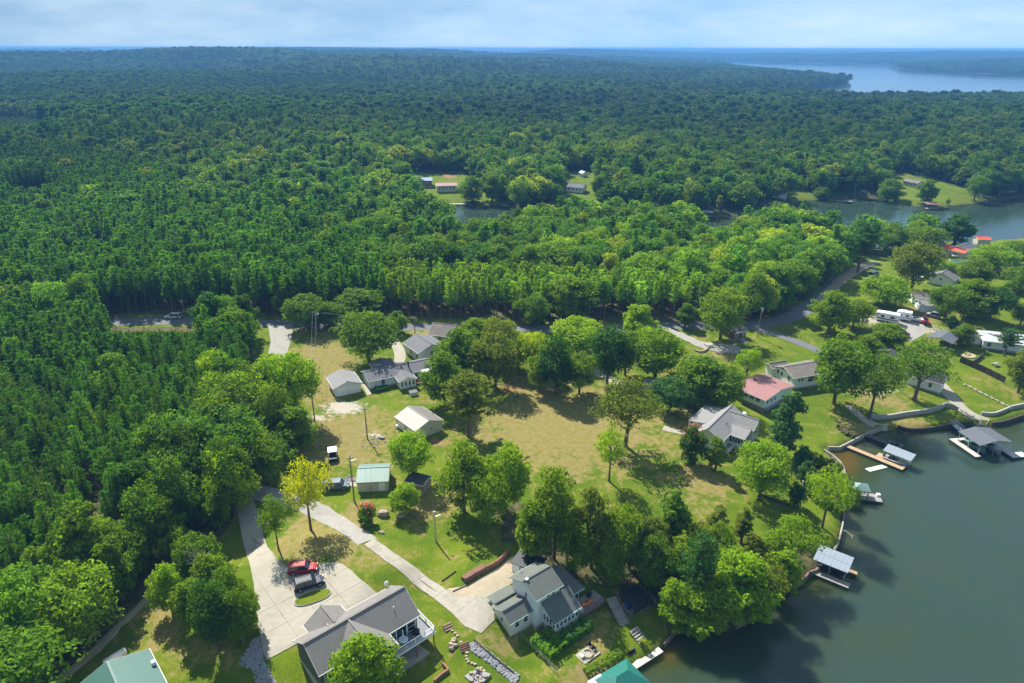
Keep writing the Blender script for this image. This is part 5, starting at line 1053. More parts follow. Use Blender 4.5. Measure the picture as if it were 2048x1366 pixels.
riprap('slope of pale riprap stones between dark house and bushes', [(505,1280),(518,1275),(526,1315),(540,1345),(555,1375),(520,1385),(505,1340),(478,1330)], 760, 2)
riprap('small stony heap beside the tan shed', [(672,958),(706,950),(712,962),(680,966)], 60, 3); riprap('scattered pale stones round the foot of a utility pole', [(724,872),(752,868),(775,885),(745,900),(722,893)], 60, 5)
def solo_stone(label, p, r, mat='stone_boulder', sq=(1.3, .9, .7), group=None, seed=1, cat='boulder', name='boulder'):
    c = G(*p); mb = MB(); boulder(mb, (0, 0, r*.45), r, random.Random(seed), sq); o = mb.build(name, mat, smooth=False); o.location = tuple(c); tag(o, label, cat, group)
solo_stone('big rounded tan boulder on the grass above the gravel drive', (768,1031), 1.05, seed=3); solo_stone('darker boulder half under the small bright green tree', (802,1034), .8, seed=4); solo_stone('small rock between the two boulders', (784,1021), .3, seed=5); solo_stone('flat pale rock at the corner of the concrete drive', (762,1066), .5, 'stone_tan', (1.4, .8, .4), seed=6); solo_stone('pale flat rock on the worn grass near the workshop', (764,877), .6, 'stone_pale', (1.5, .9, .4), seed=7)
for i, p in enumerate([(904,1262),(910,1267),(915,1272),(922,1285),(934,1306),(933,1313),(934,1319),(937,1324),(944,1327),(950,1329),(962,1337),(968,1342)]): solo_stone('pale round stepping stone in the garden path beside the dark house', p, .26, 'stone_tan', (1.1, .9, .35), 'stepping stones by the dark house', 20+i, 'stepping stone', 'stepping_stone')
for i, p in enumerate([(902,1290),(906,1284),(910,1292),(903,1299),(908,1281)]): solo_stone('tan rock bordering the half-round garden bed', p, .42, 'stone_tan', (1.2, .8, .7), 'rocks of the half-round bed', 40+i)
for i, (x, y) in enumerate(zip(np.linspace(1930, 2012, 16), np.linspace(770, 812, 16))): solo_stone('flat pale slab in the stepping stone line down the bright lawn', (x+(i % 2)*2, y), .42, 'stone_tan', (1.3, .8, .25), 'stepping slabs on the bright lawn', 60+i, 'stepping stone', 'stepping_stone')
def steps(name, label, a, b_, n, w, mat, rail=False, rise=None):
    A, B_ = G(*a), G(*b_); d = Vector(B_)-Vector(A); h = math.atan2(d.y, d.x); root = thing(name, label, 'stairs', tuple(B_), h); L = math.hypot(d.x, d.y); H = (-d.z if rise is None else rise)
    for k in range(n):
        x = -L+L*k/n; z = H*(1-k/n); MB().box(x, x+L/n*.86, -w/2, w/2, z-.16, z).build('tread', mat, root)
    for y in (-w/2-.04, w/2+.04): MB().bar((-L, y, H-.12), (0, y, -.05), .06, .22).build('stringer', 'timber', root)
    if rail:
        y = w/2+.04
        for k in range(0, n+1, 3): MB().box(-L+L*k/n-.04, -L+L*k/n+.04, y, y+.08, H*(1-k/n)-.1, H*(1-k/n)+.9).build('railing_post', 'timber', root)
        MB().bar((-L, y+.04, H+.9), (0, y+.04, .9), .06, .06).build('railing', 'timber', root)
steps('stairs', 'grey wooden stairs descending from the rear deck towards the lake', (1221,1208), (1250,1250), 13, 1.7, 'deck_weathered', True, 1.5); steps('stairs', 'short grey stairs down to the pale lakeside deck', (1266,1262), (1287,1284), 5, 1.7, 'deck_weathered', False, .9); steps('stairs', 'red-brown timber garden steps beside the half-round bed', (927,1290), (933,1302), 4, 1.4, 'wood_red', False, .7); steps('stairs', 'short plank steps at the edge of the drive apron', (893,1251), (900,1261), 3, 1.3, 'timber', False, .5)
def hedge(name, label, pts, w, h, tint, leaf=.16, dens=46):
    P = smooth_line([G(*p)[:2] for p in pts], .8); c = P.mean(0); z0 = float(gz(*c)); t = thing(name, label, 'hedge', (c[0], c[1], z0)); r = np.random.default_rng(len(label)); d = np.r_[0, np.cumsum(np.linalg.norm(np.diff(P, axis=0), axis=1))]; L = d[-1]; n = int(dens*(L*(w+2*h)+2*w*h))
    s = r.uniform(-w*.3, L+w*.3, n); f = r.random(n); side = f < 2*h/(2*h+w); sg = np.where(r.random(n) < .5, -1, 1); off = np.where(side, sg*w/2, r.uniform(-w/2, w/2, n)); z = np.where(side, r.uniform(.05, h, n), h)
    end = (s < 0) | (s > L); off = np.where(end, off*.8, off); sc_ = np.clip(s, -w*.12, L+w*.12); x = np.interp(sc_, d, P[:,0]); y = np.interp(sc_, d, P[:,1]); T = unit(np.gradient(P, axis=0)); tx = np.interp(s, d, T[:,0]); ty = np.interp(s, d, T[:,1])
    lump = 1+.1*np.sin(s*3.1)+.06*np.sin(s*7+off*4); Q = np.column_stack([x-ty*off*lump-c[0], y+tx*off*lump-c[1], z*lump+gz(x, y)-z0])+r.normal(size=(n, 3))*.05
    Nn = unit(np.column_stack([np.where(side, -ty*sg, 0), np.where(side, tx*sg, 0), np.where(side, .3, 1)])+r.normal(size=(n, 3))*.4); V, F = leaf_quads(Q, Nn, leaf, r); o = part('foliage', mesh_np('foliage', V, F, 'leaves'), t); o['tint'] = tint
    m = MB(); 
    for k in range(max(2, int(L/.9))):
        q = min(L, k*.9); X, Y = np.interp(q, d, P[:,0])-c[0], np.interp(q, d, P[:,1])-c[1]; m.tube((X, Y, float(gz(X+c[0], Y+c[1]))-z0-.1), (X, Y, float(gz(X+c[0], Y+c[1]))-z0+h*.85), .06, .03, 5)
    m.build('stems', 'bark', t)
hedge('hedge', 'square-clipped bright green hedge nearest the wire fence', [(1068,1288),(1084,1301),(1108,1321)], 1.6, 1.7, [.085, .17, .012]); hedge('hedge', 'lumpy clipped green hedge between square hedge and sunroom', [(1090,1272),(1109,1288),(1127,1304)], 1.5, 1.6, [.07, .15, .012]); hedge('hedge', 'dark green shrub hedge along the sunroom and deck foundation', [(1126,1288),(1146,1276),(1164,1264),(1178,1254)], 1.9, 1.8, [.04, .11, .014])
hedge('hedge', 'low dark evergreen shrubs under the long low house window', [(750,783),(766,780),(776,777)], 1.6, .9, [.03, .085, .016]); hedge('hedge', 'weedy green bank along the lake edge beside the teal dock roof', [(1170,1345),(1190,1335),(1215,1322),(1240,1308)], 1.1, .7, [.10, .16, .015]); hedge('hedge', 'yellow-green shrub by the short lakeside stairs', [(1284,1296),(1290,1292)], 1.2, 1.2, [.14, .18, .012])
# fire pit pads, tables, patio
def pad(label, pts, mat, h=.12, name='patio'):
    P = [G(*p) for p in pts]; c = np.mean(P, 0); z = max(p[2] for p in P); t = thing(name, label, 'patio', tuple(c)); MB().prism([(p[0]-c[0], p[1]-c[1]) for p in P], -.4, z-c[2]+h).build('slab', mat, t); return t, z+h, c
def ring(t, c, z, r, mat, n=14):
    for k in range(n):
        a = 2*math.pi*k/n; m = MB(); boulder(m, (r*math.cos(a), r*math.sin(a), z-c[2]+.12), r*.26, random.Random(k), (1, 1, .8)); m.build('stone', mat, t)
t, z, c = pad('square concrete fire pit terrace with stone ring on the lakeside lawn', [(1150,1311),(1180,1290),(1201,1307),(1170,1330)], 'concrete'); ring(t, c, z, .75, 'stone_tan')
for dx, dy, lab in ((-.9, -.6, 'white garden chair on the square fire pit terrace'), (1.1, .8, 'dark garden chair on the square fire pit terrace'), (.5, 1.3, 'second dark garden chair beside the fire ring')):
    q = thing('garden_chair', lab, 'chair', (c[0]+dx, c[1]+dy, z), dx); mt = 'white_plastic' if 'white' in lab else 'black_metal'; MB().box(-.28, .28, -.28, .28, .38, .44).build('seat', mt, q); MB().box(-.28, .28, .24, .3, .44, .95).build('backrest', mt, q)
    for x in (-.24, .24):
        for y in (-.24, .24): MB().box(x-.03, x+.03, y-.03, y+.03, 0, .38).build('leg', mt, q)
t, z, c = pad('diamond-shaped pale paved terrace with round stone fountain', [(929,1354),(954,1338),(982,1352),(955,1380)], 'stone_pale', .06); ring(t, c, z, .6, 'stone_boulder', 10); m = MB(); m.tube((0, .9, 0), (0, .9, .9), .3, .22, 10); m.tube((0, 0, .1), (0, 0, .5), .2, .2, 10); m.build('fountain_column', 'stone_boulder', t)
for k in range(5): MB().box(1.1*math.cos(k*1.3)-.25, 1.1*math.cos(k*1.3)+.25, 1.0*math.sin(k*1.3)-.2, 1.0*math.sin(k*1.3)+.2, .1, .5).build('stone_seat', 'stone_boulder', t)
c0 = G(1935, 710); t = thing('fire_pit', 'round sandy fire pit with dark log ring on the lawn beneath the carport', 'fire pit', tuple(c0)); pts = [(2.1*math.cos(k*.314), 2.1*math.sin(k*.314)) for k in range(20)]; MB().prism(pts, -.5, .08).build('sand_disc', 'sand', t); ring(t, c0, c0[2]+.05, .7, 'timber_dark', 9)
def table_bench(label, p, rz, mat):
    t = thing('picnic_table', label, 'picnic table', tuple(G(*p)), rz); MB().box(-.9, .9, -.38, .38, .7, .76).build('tabletop', mat, t)
    for y in (-.7, .7): MB().box(-.9, .9, y-.14, y+.14, .42, .47).build('bench', mat, t)
    for x in (-.6, .6):
        m = MB(); m.bar((x, -.75, 0), (x, -.2, .72), .08); m.bar((x, .75, 0), (x, .2, .72), .08); m.bar((x, -.75, .4), (x, .75, .4), .06); m.build('leg_frame', mat, t)
table_bench('weathered grey picnic table on the lawn near the board fence', (1990,731), .4, 'deck_weathered'); table_bench('dark picnic table among chairs above the small piers', (1690,866), .5, 'timber_dark')
for i, p in enumerate([(1676,858),(1681,856),(1698,872),(1706,878)]):
    q = thing('garden_chair', 'black lawn chair by the dark picnic table above the piers', 'chair', tuple(G(*p)), i, 'black lawn chairs above the piers'); MB().box(-.28, .28, -.28, .28, .38, .44).build('seat', 'black_metal', q); MB().box(-.28, .28, .24, .3, .44, .95).build('backrest', 'black_metal', q)
    for x in (-.24, .24):
        for y in (-.24, .24): MB().box(x-.03, x+.03, y-.03, y+.03, 0, .38).build('leg', 'black_metal', q)
x, y = bA.w(12.6, -.5); q = thing('patio_table', 'round pale patio table with folded umbrella on the dark house deck', 'table', (x, y, bA.g+2.86)); m = MB(); m.tube((0, 0, .68), (0, 0, .74), .7, .7, 16); m.build('tabletop', 'siding_pale_blue', q); MB().tube((0, 0, 0), (0, 0, .68), .06).build('leg', 'steel', q); m = MB(); m.tube((0, 0, .74), (0, 0, 1.2), .03); m.tube((0, 0, 1.2), (0, 0, 2.4), .16, .05, 8); m.build('folded_umbrella', 'siding_pale_blue', q)
x, y = bA.w(14.9, -.3); q = thing('grill', 'black covered grill on the dark house deck', 'grill', (x, y, bA.g+2.86)); MB().box(-.5, .5, -.3, .3, .1, .8).build('cabinet', 'black_metal', q); MB().ball((0, 0, .8), .45, 8, 6, (1.1, .7, .8)).build('lid', 'black_metal', q)
x, y = bB.w(13.2, -2.3); q = thing('kayak', 'orange kayak lying on the rear deck of the cream house', 'kayak', (x, y, bB.g+.8), bB.ang); pm('orange_plastic', (0.50, 0.16, 0.04), 0.5, 0.1, 2); m = MB(); m.ball((0, 0, .28), 1.0, 10, 6, (1.55, .42, .27)); m.build('hull', 'orange_plastic', q, True); MB().ball((-.1, 0, .47), .3, 8, 6, (1.3, .75, .35)).build('cockpit', 'black_metal', q)
for i, (u, v, mt, lab) in enumerate([(11.6, -1.5, 'black_metal', 'black smoker grill by the glass door of the rear deck'), (14.6, -1.3, 'black_metal', 'dark covered barbecue on the rear deck near the stairs'), (11.2, -2.9, 'white_plastic', 'white cooler at the house end of the rear deck')]):
    x, y = bB.w(u, v); q = thing('cooler' if 'cooler' in lab else 'grill', lab, 'cooler' if 'cooler' in lab else 'grill', (x, y, bB.g+.8), i); MB().box(-.4, .4, -.28, .28, .05, .7).build('cabinet', mt, q); MB().ball((0, 0, .7), .4, 8, 6, (1.05, .7, .7)).build('lid', mt, q)
t = thing('propane_tank', 'white propane tank beside the hunter green roofed house', 'tank', tuple(G(232, 1322)), .9); m = MB(); m.tube((-1.3, 0, .75), (1.3, 0, .75), .55, .55, 14); m.ball((-1.3, 0, .75), .55, 12, 8, (.6, 1, 1)); m.ball((1.3, 0, .75), .55, 12, 8, (.6, 1, 1)); m.build('tank_body', 'white_plastic', t, True)
for x in (-.8, .8): MB().box(x-.1, x+.1, -.4, .4, 0, .3).build('foot', 'concrete', t)
x, y, z = G(827, 789); t = thing('well_house', 'low grey box-shaped well cover in front of the small sunroom', 'box', (x, y, z), .45); MB().box(-.9, .9, -.8, .8, 0, .75).build('box_body', 'siding_grey', t); MB().box(-1.0, 1.0, -.9, .9, .75, .9).build('lid', 'shingle_slate', t)
x, y, z = G(1417, 693); t = thing('retaining_block', 'bright white gate block at the cabin drive bend', 'block', (x, y, z), .3); MB().box(-1.1, 1.1, -.9, .9, -.2, .75).build('block_body', 'white_plastic', t); MB().box(-1.2, 1.2, -1, 1, .75, .87).build('cap', 'concrete', t)
wall_thing('retaining_wall', 'curved tan wall leading from the white gate block', 'wall', [(1390,702),(1400,706),(1410,703),(1416,697)], .6, .35, 'stone_tan', None, 'block', 1.3)
# ------------------------------------------------------------------ vehicles
def paint(name, col):
    m, nt, out, N, L = new_mat(name); b_ = N('ShaderNodeBsdfPrincipled', Roughness=0.5, Metallic=0.0); b_.inputs['Specular IOR Level'].default_value = 0.3; b_.inputs['Base Color'].default_value = (*col, 1); b_.inputs['Coat Weight'].default_value = 0.06; b_.inputs['Coat Roughness'].default_value = 0.08; L(b_.outputs[0], out.inputs['Surface'])
paint('paint_red', (0.33, 0.012, 0.018)); paint('paint_navy', (0.022, 0.028, 0.055)); paint('paint_blue_grey', (0.11, 0.16, 0.20)); paint('paint_white', (0.62, 0.63, 0.64)); paint('paint_black', (0.012, 0.012, 0.014)); paint('paint_silver', (0.36, 0.37, 0.38))
pm('lamp_clear', (0.7, 0.7, 0.68), 0.15, 0.02, 1); pm('lamp_red', (0.35, 0.01, 0.01), 0.2, 0.02, 1)
def loft(secs, mat, name, parent, smooth=True):
    """cross-sections (x, half width, z list) -> closed shell"""
    m = MB(); k = len(secs[0]); v = [p for s in secs for p in s]; n = len(secs); f = [(i*k+j, i*k+(j+1) % k, (i+1)*k+(j+1) % k, (i+1)*k+j) for i in range(n-1) for j in range(k)]; f += [tuple(range(k))[::-1], tuple(range((n-1)*k, n*k))]; m.add(v, f)
    bm = bmesh.new(); me = m.mesh(name, mat); bm.from_mesh(me); bmesh.ops.recalc_face_normals(bm, faces=bm.faces[:]); bm.to_mesh(me); bm.free()
    return part(name, me, parent)
def car(name, label, p, head, mat, kind='suv', L=4.7, W=1.86, H=1.72):
    t = thing(name, label, 'pickup' if kind == 'pickup' else 'car', tuple(np.array(G(*p))+np.array([0, 0, .09])), head); S = []
    for x, zt, wf in [(-L/2, .72, .90), (-L/2+.08, .98, .95), (-L*.3, 1.02, 1), (0, 1.0, 1), (L*.22, 1.0, 1), (L*.36, .96, .98), (L*.46, .86, .93), (L/2, .66, .84)]:
        w = W/2*wf; S.append([(x, -w*.96, .3), (x, -w, .62), (x, -w*.97, zt-.08), (x, -w*.88, zt), (x, w*.88, zt), (x, w*.97, zt-.08), (x, w, .62), (x, w*.96, .3)])
    body = loft(S, mat, 'body', t)
    x0, x1, x2, x3 = (-L*.47, -L*.40, L*.08, L*.24) if kind == 'suv' else (-L*.10, -L*.07, L*.10, L*.24)
    if kind == 'van': x0, x1, x2, x3 = -L*.48, -L*.44, L*.2, L*.33
    g = []
    for x, z, wf in [(x0, .98, .93), (x1, H-.1, .80), (x2, H-.06, .80), (x3, .98, .92)]:
        w = W/2*wf; g.append([(x, -w, z), (x, -w*.0, z+.0), (x, w, z)])
    wl, wh = W/2*.93, W/2*.78; m = MB()
    lo = [(x0, -wl, .97), (x3, -wl, .97), (x3, wl, .97), (x0, wl, .97)]; hi = [(x1, -wh, H-.1), (x2, -wh, H-.1), (x2, wh, H-.1), (x1, wh, H-.1)]
    m.add(lo+hi, [(0, 1, 5, 4), (1, 2, 6, 5), (2, 3, 7, 6), (3, 0, 4, 7), (4, 5, 6, 7)]); m.build('windows', 'glass', t)
    m = MB(); r = .05; rr = [(x1-.06, -wh-.03), (x2+.05, -wh-.03), (x2+.05, wh+.03), (x1-.06, wh+.03)]; m.prism(rr, H-.11, H-.02)
    for i in (0, 1, 2, 3): m.bar(lo[i], hi[i], .09, .09)
    for s in ((x1*.5+x2*.5), (x0*.55+x3*.45)) if kind != 'pickup' else ((x1+x2)/2,):
        for sg in (-1, 1): m.bar((s, sg*(wl+.005), .97), (s, sg*(wh+.01), H-.1), .09, .05)
    m.build('roof', mat, t)
    if kind == 'suv':
        for sg in (-1, 1): MB().bar((x1+.2, sg*.6, H+.02), (x2-.1, sg*.6, H+.02), .05, .05).build('roof_rail', 'black_metal', t)
    if kind == 'pickup': MB().box(-L*.47, -L*.13, -W*.4, W*.4, 1.0, 1.035).build('bed', 'tarp_black', t)
    for sx in (-.31, .32):
        for sg in (-1, 1):
            w_ = MB(); w_.tube((sx*L, sg*(W/2-.22), .35), (sx*L, sg*(W/2+.015), .35), .35, .35, 16); w = w_.build('wheel', 'rubber', t); MB().tube((sx*L, sg*(W/2+.0), .35), (sx*L, sg*(W/2+.03), .35), .21, .19, 12).build('rim', 'steel', w)
            MB().tube((sx*L, sg*(W/2-.05), .37), (sx*L, sg*(W/2+.006), .37), .43, .43, 16).build('wheel_arch', 'black_metal', t)
    for sg in (-1, 1):
        MB().box(L*.455, L*.485, sg*.62-.2, sg*.62+.2, .66, .82).build('headlight', 'lamp_clear', t); MB().box(-L/2-.02, -L/2+.06, sg*.72-.12, sg*.72+.12, .7, .95).build('taillight', 'lamp_red', t); MB().box(x3-.1, x3+.12, sg*(W/2+.06)-.09, sg*(W/2+.06)+.09, 1.0, 1.14).build('mirror', mat, t)
    MB().box(L/2-.12, L/2+.03, -W*.42, W*.42, .34, .55).build('bumper', 'black_metal', t); MB().box(-L/2-.05, -L/2+.1, -W*.44, W*.44, .36, .56).build('bumper', 'black_metal', t); return t
def heading(a, b_): A, B_ = G(*a), G(*b_); return math.atan2(B_[1]-A[1], B_[0]-A[0])
car('suv', 'bright red SUV parked at the edge of the concrete forecourt', (607,1143), heading((584,1146), (634,1141)), 'paint_red'); car('suv', 'dark navy SUV parked between red SUV and grass island', (619,1173), heading((595,1179), (645,1164)), 'paint_navy', 'suv', 4.75)
car('pickup_truck', 'blue-grey pickup with cab-height cover parked beside the tan shed', (671,977), heading((650,979), (695,976)), 'paint_blue_grey', 'van', 5.4, 1.95, 1.85); car('pickup_truck', 'white pickup driving on the road behind the pines', (348,637), math.pi-.02, 'paint_white', 'suv', 5.2, 1.9, 1.8); car('car', 'black hatchback parked on the gravel yard near the camper', (1803,671), heading((1790,668), (1816,675)), 'paint_black', 'suv', 4.4)
car('car', 'silver car parked among the trees of the far yard', (1866,634), 2.4, 'paint_silver', 'suv', 4.3); car('car', 'dark car parked beside the black hatchback', (1786,664), 2.0, 'paint_navy', 'suv', 4.2); car('van', 'white van half hidden beside the sandy lane', (1747,553), .6, 'paint_white', 'van', 5.2, 2.0, 2.1); car('car', 'small white car near the sandy lane and white van', (1738,565), .4, 'paint_white', 'suv', 4.4); car('car', 'pale car glimpsed under the trees near the slate-roofed house', (1842,556), .3, 'paint_white', 'suv', 4.4); car('car', 'silver car under the trees right of the slate-roofed house', (1995,543), .4, 'paint_silver', 'suv', 4.4); car('car', 'white car by the wall of the dark-roofed white house', (1652,752), 1.2, 'paint_white', 'suv', 4.4)
def cart():
    t = thing('golf_cart', 'white-roofed utility cart with dark bed parked on the worn grass', 'cart', tuple(G(666, 916)), heading((667,922), (665,898))); W = 1.7
    MB().box(-2.0, 1.6, -W/2, W/2, .45, .95).build('body', 'paint_black', t); MB().box(-2.0, -.5, -W/2+.1, W/2-.1, .95, 1.0).build('cargo_bed', 'tarp_black', t); MB().slab([(-.7, -W/2-.05, 1.95), (1.5, -W/2-.05, 1.95), (1.5, W/2+.05, 1.95), (-.7, W/2+.05, 1.95)], .14).build('roof', 'white_plastic', t); MB().slab([(1.5, -W/2-.05, 1.95), (2.1, -W/3, 1.55), (2.1, W/3, 1.55), (1.5, W/2+.05, 1.95)], .1).build('roof_visor', 'white_plastic', t)
    for x in (-.6, 1.4):
        for y in (-W/2+.05, W/2-.05): MB().box(x-.04, x+.04, y-.04, y+.04, .9, 1.85).build('roof_post', 'white_plastic', t)
    MB().box(-.3, .4, -W/2+.15, W/2-.15, .95, 1.15).build('seat', 'tarp_black', t)
    for x in (-1.3, 1.1):
        for y in (-1, 1): w = MB().tube((x, y*(W/2-.12), .36), (x, y*(W/2+.1), .36), .36, .36, 14).build('wheel', 'rubber', t); MB().tube((x, y*(W/2+.1), .36), (x, y*(W/2+.12), .36), .18, .18, 10).build('rim', 'white_plastic', w)
cart()
def camper(label, p, head, L, stripe):
    t = thing('camper_trailer', label, 'camper', tuple(G(*p)), head); W = 2.4; S = []
    for x, z0, z1 in [(-L/2, .7, 2.9), (-L/2+.15, .55, 3.1), (0, .55, 3.15), (L/2-.5, .55, 3.1), (L/2-.1, .8, 2.7), (L/2, 1.1, 2.2)]: S.append([(x, -W/2, z0), (x, -W/2, z1-.15), (x, -W/2+.15, z1), (x, W/2-.15, z1), (x, W/2, z1-.15), (x, W/2, z0)])
    loft(S, 'white_plastic', 'body', t); 
    for y in (-1, 1):
        MB().box(-L*.45, L*.4, y*(W/2+.005)-.01, y*(W/2+.005)+.01, 1.0, 1.35).build('stripe', stripe, t); MB().box(-L*.3, -L*.12, y*(W/2+.01)-.015, y*(W/2+.01)+.015, 1.6, 2.3).build('window', 'glass', t); MB().box(L*.12, L*.26, y*(W/2+.01)-.015, y*(W/2+.01)+.015, 1.6, 2.3).build('window', 'glass', t)
        w = MB().tube((-.3, y*(W/2-.2), .36), (-.3, y*(W/2+.0), .36), .36, .36, 14).build('wheel', 'rubber', t)
    MB().box(-L/2-.02, -L/2+.02, -.7, .7, 1.5, 2.3).build('rear_window', 'glass', t); MB().box(-.4, .4, -.4, .4, 3.14, 3.4).build('air_conditioner', 'white_plastic', t); m = MB(); m.bar((L/2-.1, .4, .6), (L/2+1.1, 0, .5), .1); m.bar((L/2-.1, -.4, .6), (L/2+1.1, 0, .5), .1); m.build('hitch', 'black_metal', t)
camper('white camper trailer with dark blue stripes on the gravel yard', (1773,643), heading((1792,648), (1755,640)), 7.0, 'paint_navy'); camper('plain grey-white trailer behind the striped camper', (1806,640), heading((1818,643), (1794,638)), 4.4, 'paint_silver'); camper('white travel trailer beside the sandy lane', (1755,575), .5, 5.5, 'paint_silver')
for lab, p, a, hl in [('white boat with dark cover on a trailer right of the campers', (1828,642), 2.6, 'white_plastic'), ('red and white boat under cover on the grass near the campers', (1848,645), 1.2, 'paint_red'), ('white speedboat on a trailer below the orange roof', (1912,515), .1, 'white_plastic'), ('white boat laid up under trees beside the sandy lane', (1835,560), .2, 'white_plastic')]: boat(lab, tuple(np.array(G(*p))+np.array([0, 0, .5])), a, 5.2, 2.0, hl, 'tarp_black')
# ------------------------------------------------------------------ poles
def pole(label, base, top, arm=1.6, transformer=False, lamp=False, mat='pole_wood', az=.3):
    B_ = G(*base); d = B_[1]; r = CAM_F+CAM_R*((top[0]-1024)/FPX)-CAM_U*((top[1]-683)/FPX); h = float(np.clip(CAM_Z+r[2]*d/r[1]-B_[2], 4.5, 12.5)); t = thing('utility_pole', label, 'pole', tuple(B_), az); MB().tube((0, 0, -.3), (0, 0, h), .17, .11, 10).build('shaft', mat, t)
    if arm:
        MB().box(-arm/2, arm/2, -.17, -.06, h-.5, h-.36).build('crossarm', mat, t)
        for x in (-arm*.42, 0, arm*.42): MB().tube((x, -.11, h-.36), (x, -.11, h-.14), .05, .04, 6).build('insulator', 'white_plastic', t)
    if transformer: m = MB(); m.tube((.32, .1, h-1.7), (.32, .1, h-.8), .27, .27, 12); m.build('transformer', 'steel', t)
    if lamp: MB().bar((0, 0, h-1.1), (.9, 0, h-.95), .06).build('lamp_arm', 'steel', t); MB().ball((.95, 0, h-1.0), .22, 8, 6, (1.2, .8, .7)).build('lamp_head', 'white_plastic', t)
    POLES.append((t, h)); return t
POLES = []
pole('tall wooden utility pole with street lamp at the side road corner', (635,677), (632,622), 1.6, lamp=True); pole('wooden utility pole on the grass before the road and pine stand', (830,668), (828,633), 1.4); pole('wooden utility pole at the tree row below the double garage', (630,844), (622,778), 0, lamp=True); pole('wooden utility pole among scattered stones on the worn lawn', (735,878), (730,815), 1.2); pole('grey utility pole with crossarm beside the tan shed', (709,1004), (704,912), 1.5, lamp=True, mat='pole_wood'); pole('slim metal lamp post on the bright grass slope', (872,1083), (870,1023), 0, lamp=True, mat='steel'); pole('wooden utility pole with transformer beside the lane', (1515,675), (1522,614), 1.2, True); pole('thin wooden utility pole on the lawn by the slender tree', (1463,731), (1467,687), 1.0, mat='pole_wood'); pole('utility pole standing up before the cove water', (1792,490), (1794,424), 1.0); pole('utility pole among the houses below the orange roof', (1892,520), (1895,490), 1.0)

def wire(label, i, j, sag=.6):
    (a, ha), (b_, hb) = POLES[i], POLES[j]; A = a.location+Vector((0, 0, ha-.2)); B_ = b_.location+Vector((0, 0, hb-.2)); c = (A+B_)/2; t = thing('power_line', label, 'cable', tuple(A))
    for k in (-.5, .5):
        d = Vector((k, .2*k, 0)); m = MB(); pts = [A.lerp(B_, s/12)-A+d*1.0-Vector((0, 0, sag*4*(s/12)*(1-s/12))) for s in range(13)]
        for p, q in zip(pts[:-1], pts[1:]): m.tube(p, q, .018, .018, 4, cap=False)
        m.build('wire', 'steel', t)
wire('thin power line from the side road corner pole to the tree row pole', 0, 2); wire('thin power line between the two poles by the road', 0, 1, .8); wire('thin power line from the tree row pole to the pole among stones', 2, 3, .4); wire('thin power line from the pole among stones to the tan shed pole', 3, 4, .4)
# ------------------------------------------------------------------ yard trees, one by one
TINTS = dict(green=(.088, .138, .008), mid=(.068, .120, .010), dark=(.034, .080, .014), blue=(.042, .092, .028), olive=(.092, .118, .016), bright=(.115, .185, .009), lime=(.125, .19, .008), yellow=(.165, .21, .006), gold=(.20, .215, .005), pinegreen=(.042, .100, .026), rose=(.10, .12, .02))
def tree_h(base, top_y):
    B_ = G(*base); r = CAM_F+CAM_R*((base[0]-1024)/FPX)-CAM_U*((top_y-683)/FPX); return B_, float(CAM_Z+r[2]*B_[1]/r[1]-B_[2])
PROTO = dict(b=(BROAD, BW, 10), l=(LOOSE, LW, 10), s=(SLIM, SW, 10), u=(BUSH, UW, 4), p=(PINES, PW, 12), g=(BIGPINE, GW, 16))
def ytree(kind, bx, by, ty, wpx, tint, label, group=None, name=None, k=None):
    B_, h = tree_h((bx, by), ty); zc = float((B_-np.array([0, 0, CAM_Z]))@CAM_F); w = wpx*zc/FPX; h = min(max(h, 1.2), 21)*(.97 if kind in 'bl' else 1)
    ms, ws, ph = PROTO[kind]; k = int((bx*7+by*13) % len(ms)) if k is None else k
    nm = name or ('pine_tree' if kind in 'pg' else 'shrub' if kind == 'u' else 'broadleaf_tree'); rr = np.random.default_rng(int(bx*31+by))
    return place_tree(nm, ms[k], tuple(B_), h, w*.96, ph, ws[k], rr.uniform(0, 6.28), np.array(TINTS[tint])*rr.uniform(.92, 1.08), label, group, 'shrub' if kind == 'u' else 'tree')
Y = ytree
Y('l', 622, 1060, 908, 98, 'gold', 'golden yellow tree with bare lower trunk beside the gravel drive'); Y('l', 557, 1098, 984, 66, 'mid', 'thin dark leafy tree on the dry bank between drive and forecourt'); Y('b', 470, 1030, 892, 116, 'lime', 'yellow-green tree overhanging the top of the concrete drive'); Y('b', 735, 1430, 1262, 135, 'bright', 'light green tree growing against the lake side of the dark house')
Y('b', 826, 958, 858, 90, 'bright', 'bright green tree between workshop and small brown shed'); Y('b', 812, 1025, 962, 66, 'lime', 'small round lime green tree above the boulders'); Y('u', 735, 1048, 1006, 46, 'mid', 'crape myrtle with faded pink flowers on the grass slope'); Y('g', 937, 872, 746, 128, 'olive', 'broad olive pine standing alone by the workshop'); Y('b', 889, 810, 688, 92, 'mid', 'dense green tree at the end of the long low house')
Y('b', 738, 722, 616, 128, 'mid', 'big dark rounded oak between garage and road'); Y('b', 617, 659, 580, 92, 'mid', 'rounded oak by the side road corner'); Y('b', 722, 645, 570, 108, 'mid', 'dark rounded oak against the pine stand by the road'); Y('u', 797, 667, 621, 52, 'mid', 'round green shrub beside the house drive'); Y('b', 660, 655, 598, 70, 'mid', 'smaller oak filling in beside the rounded road oak')
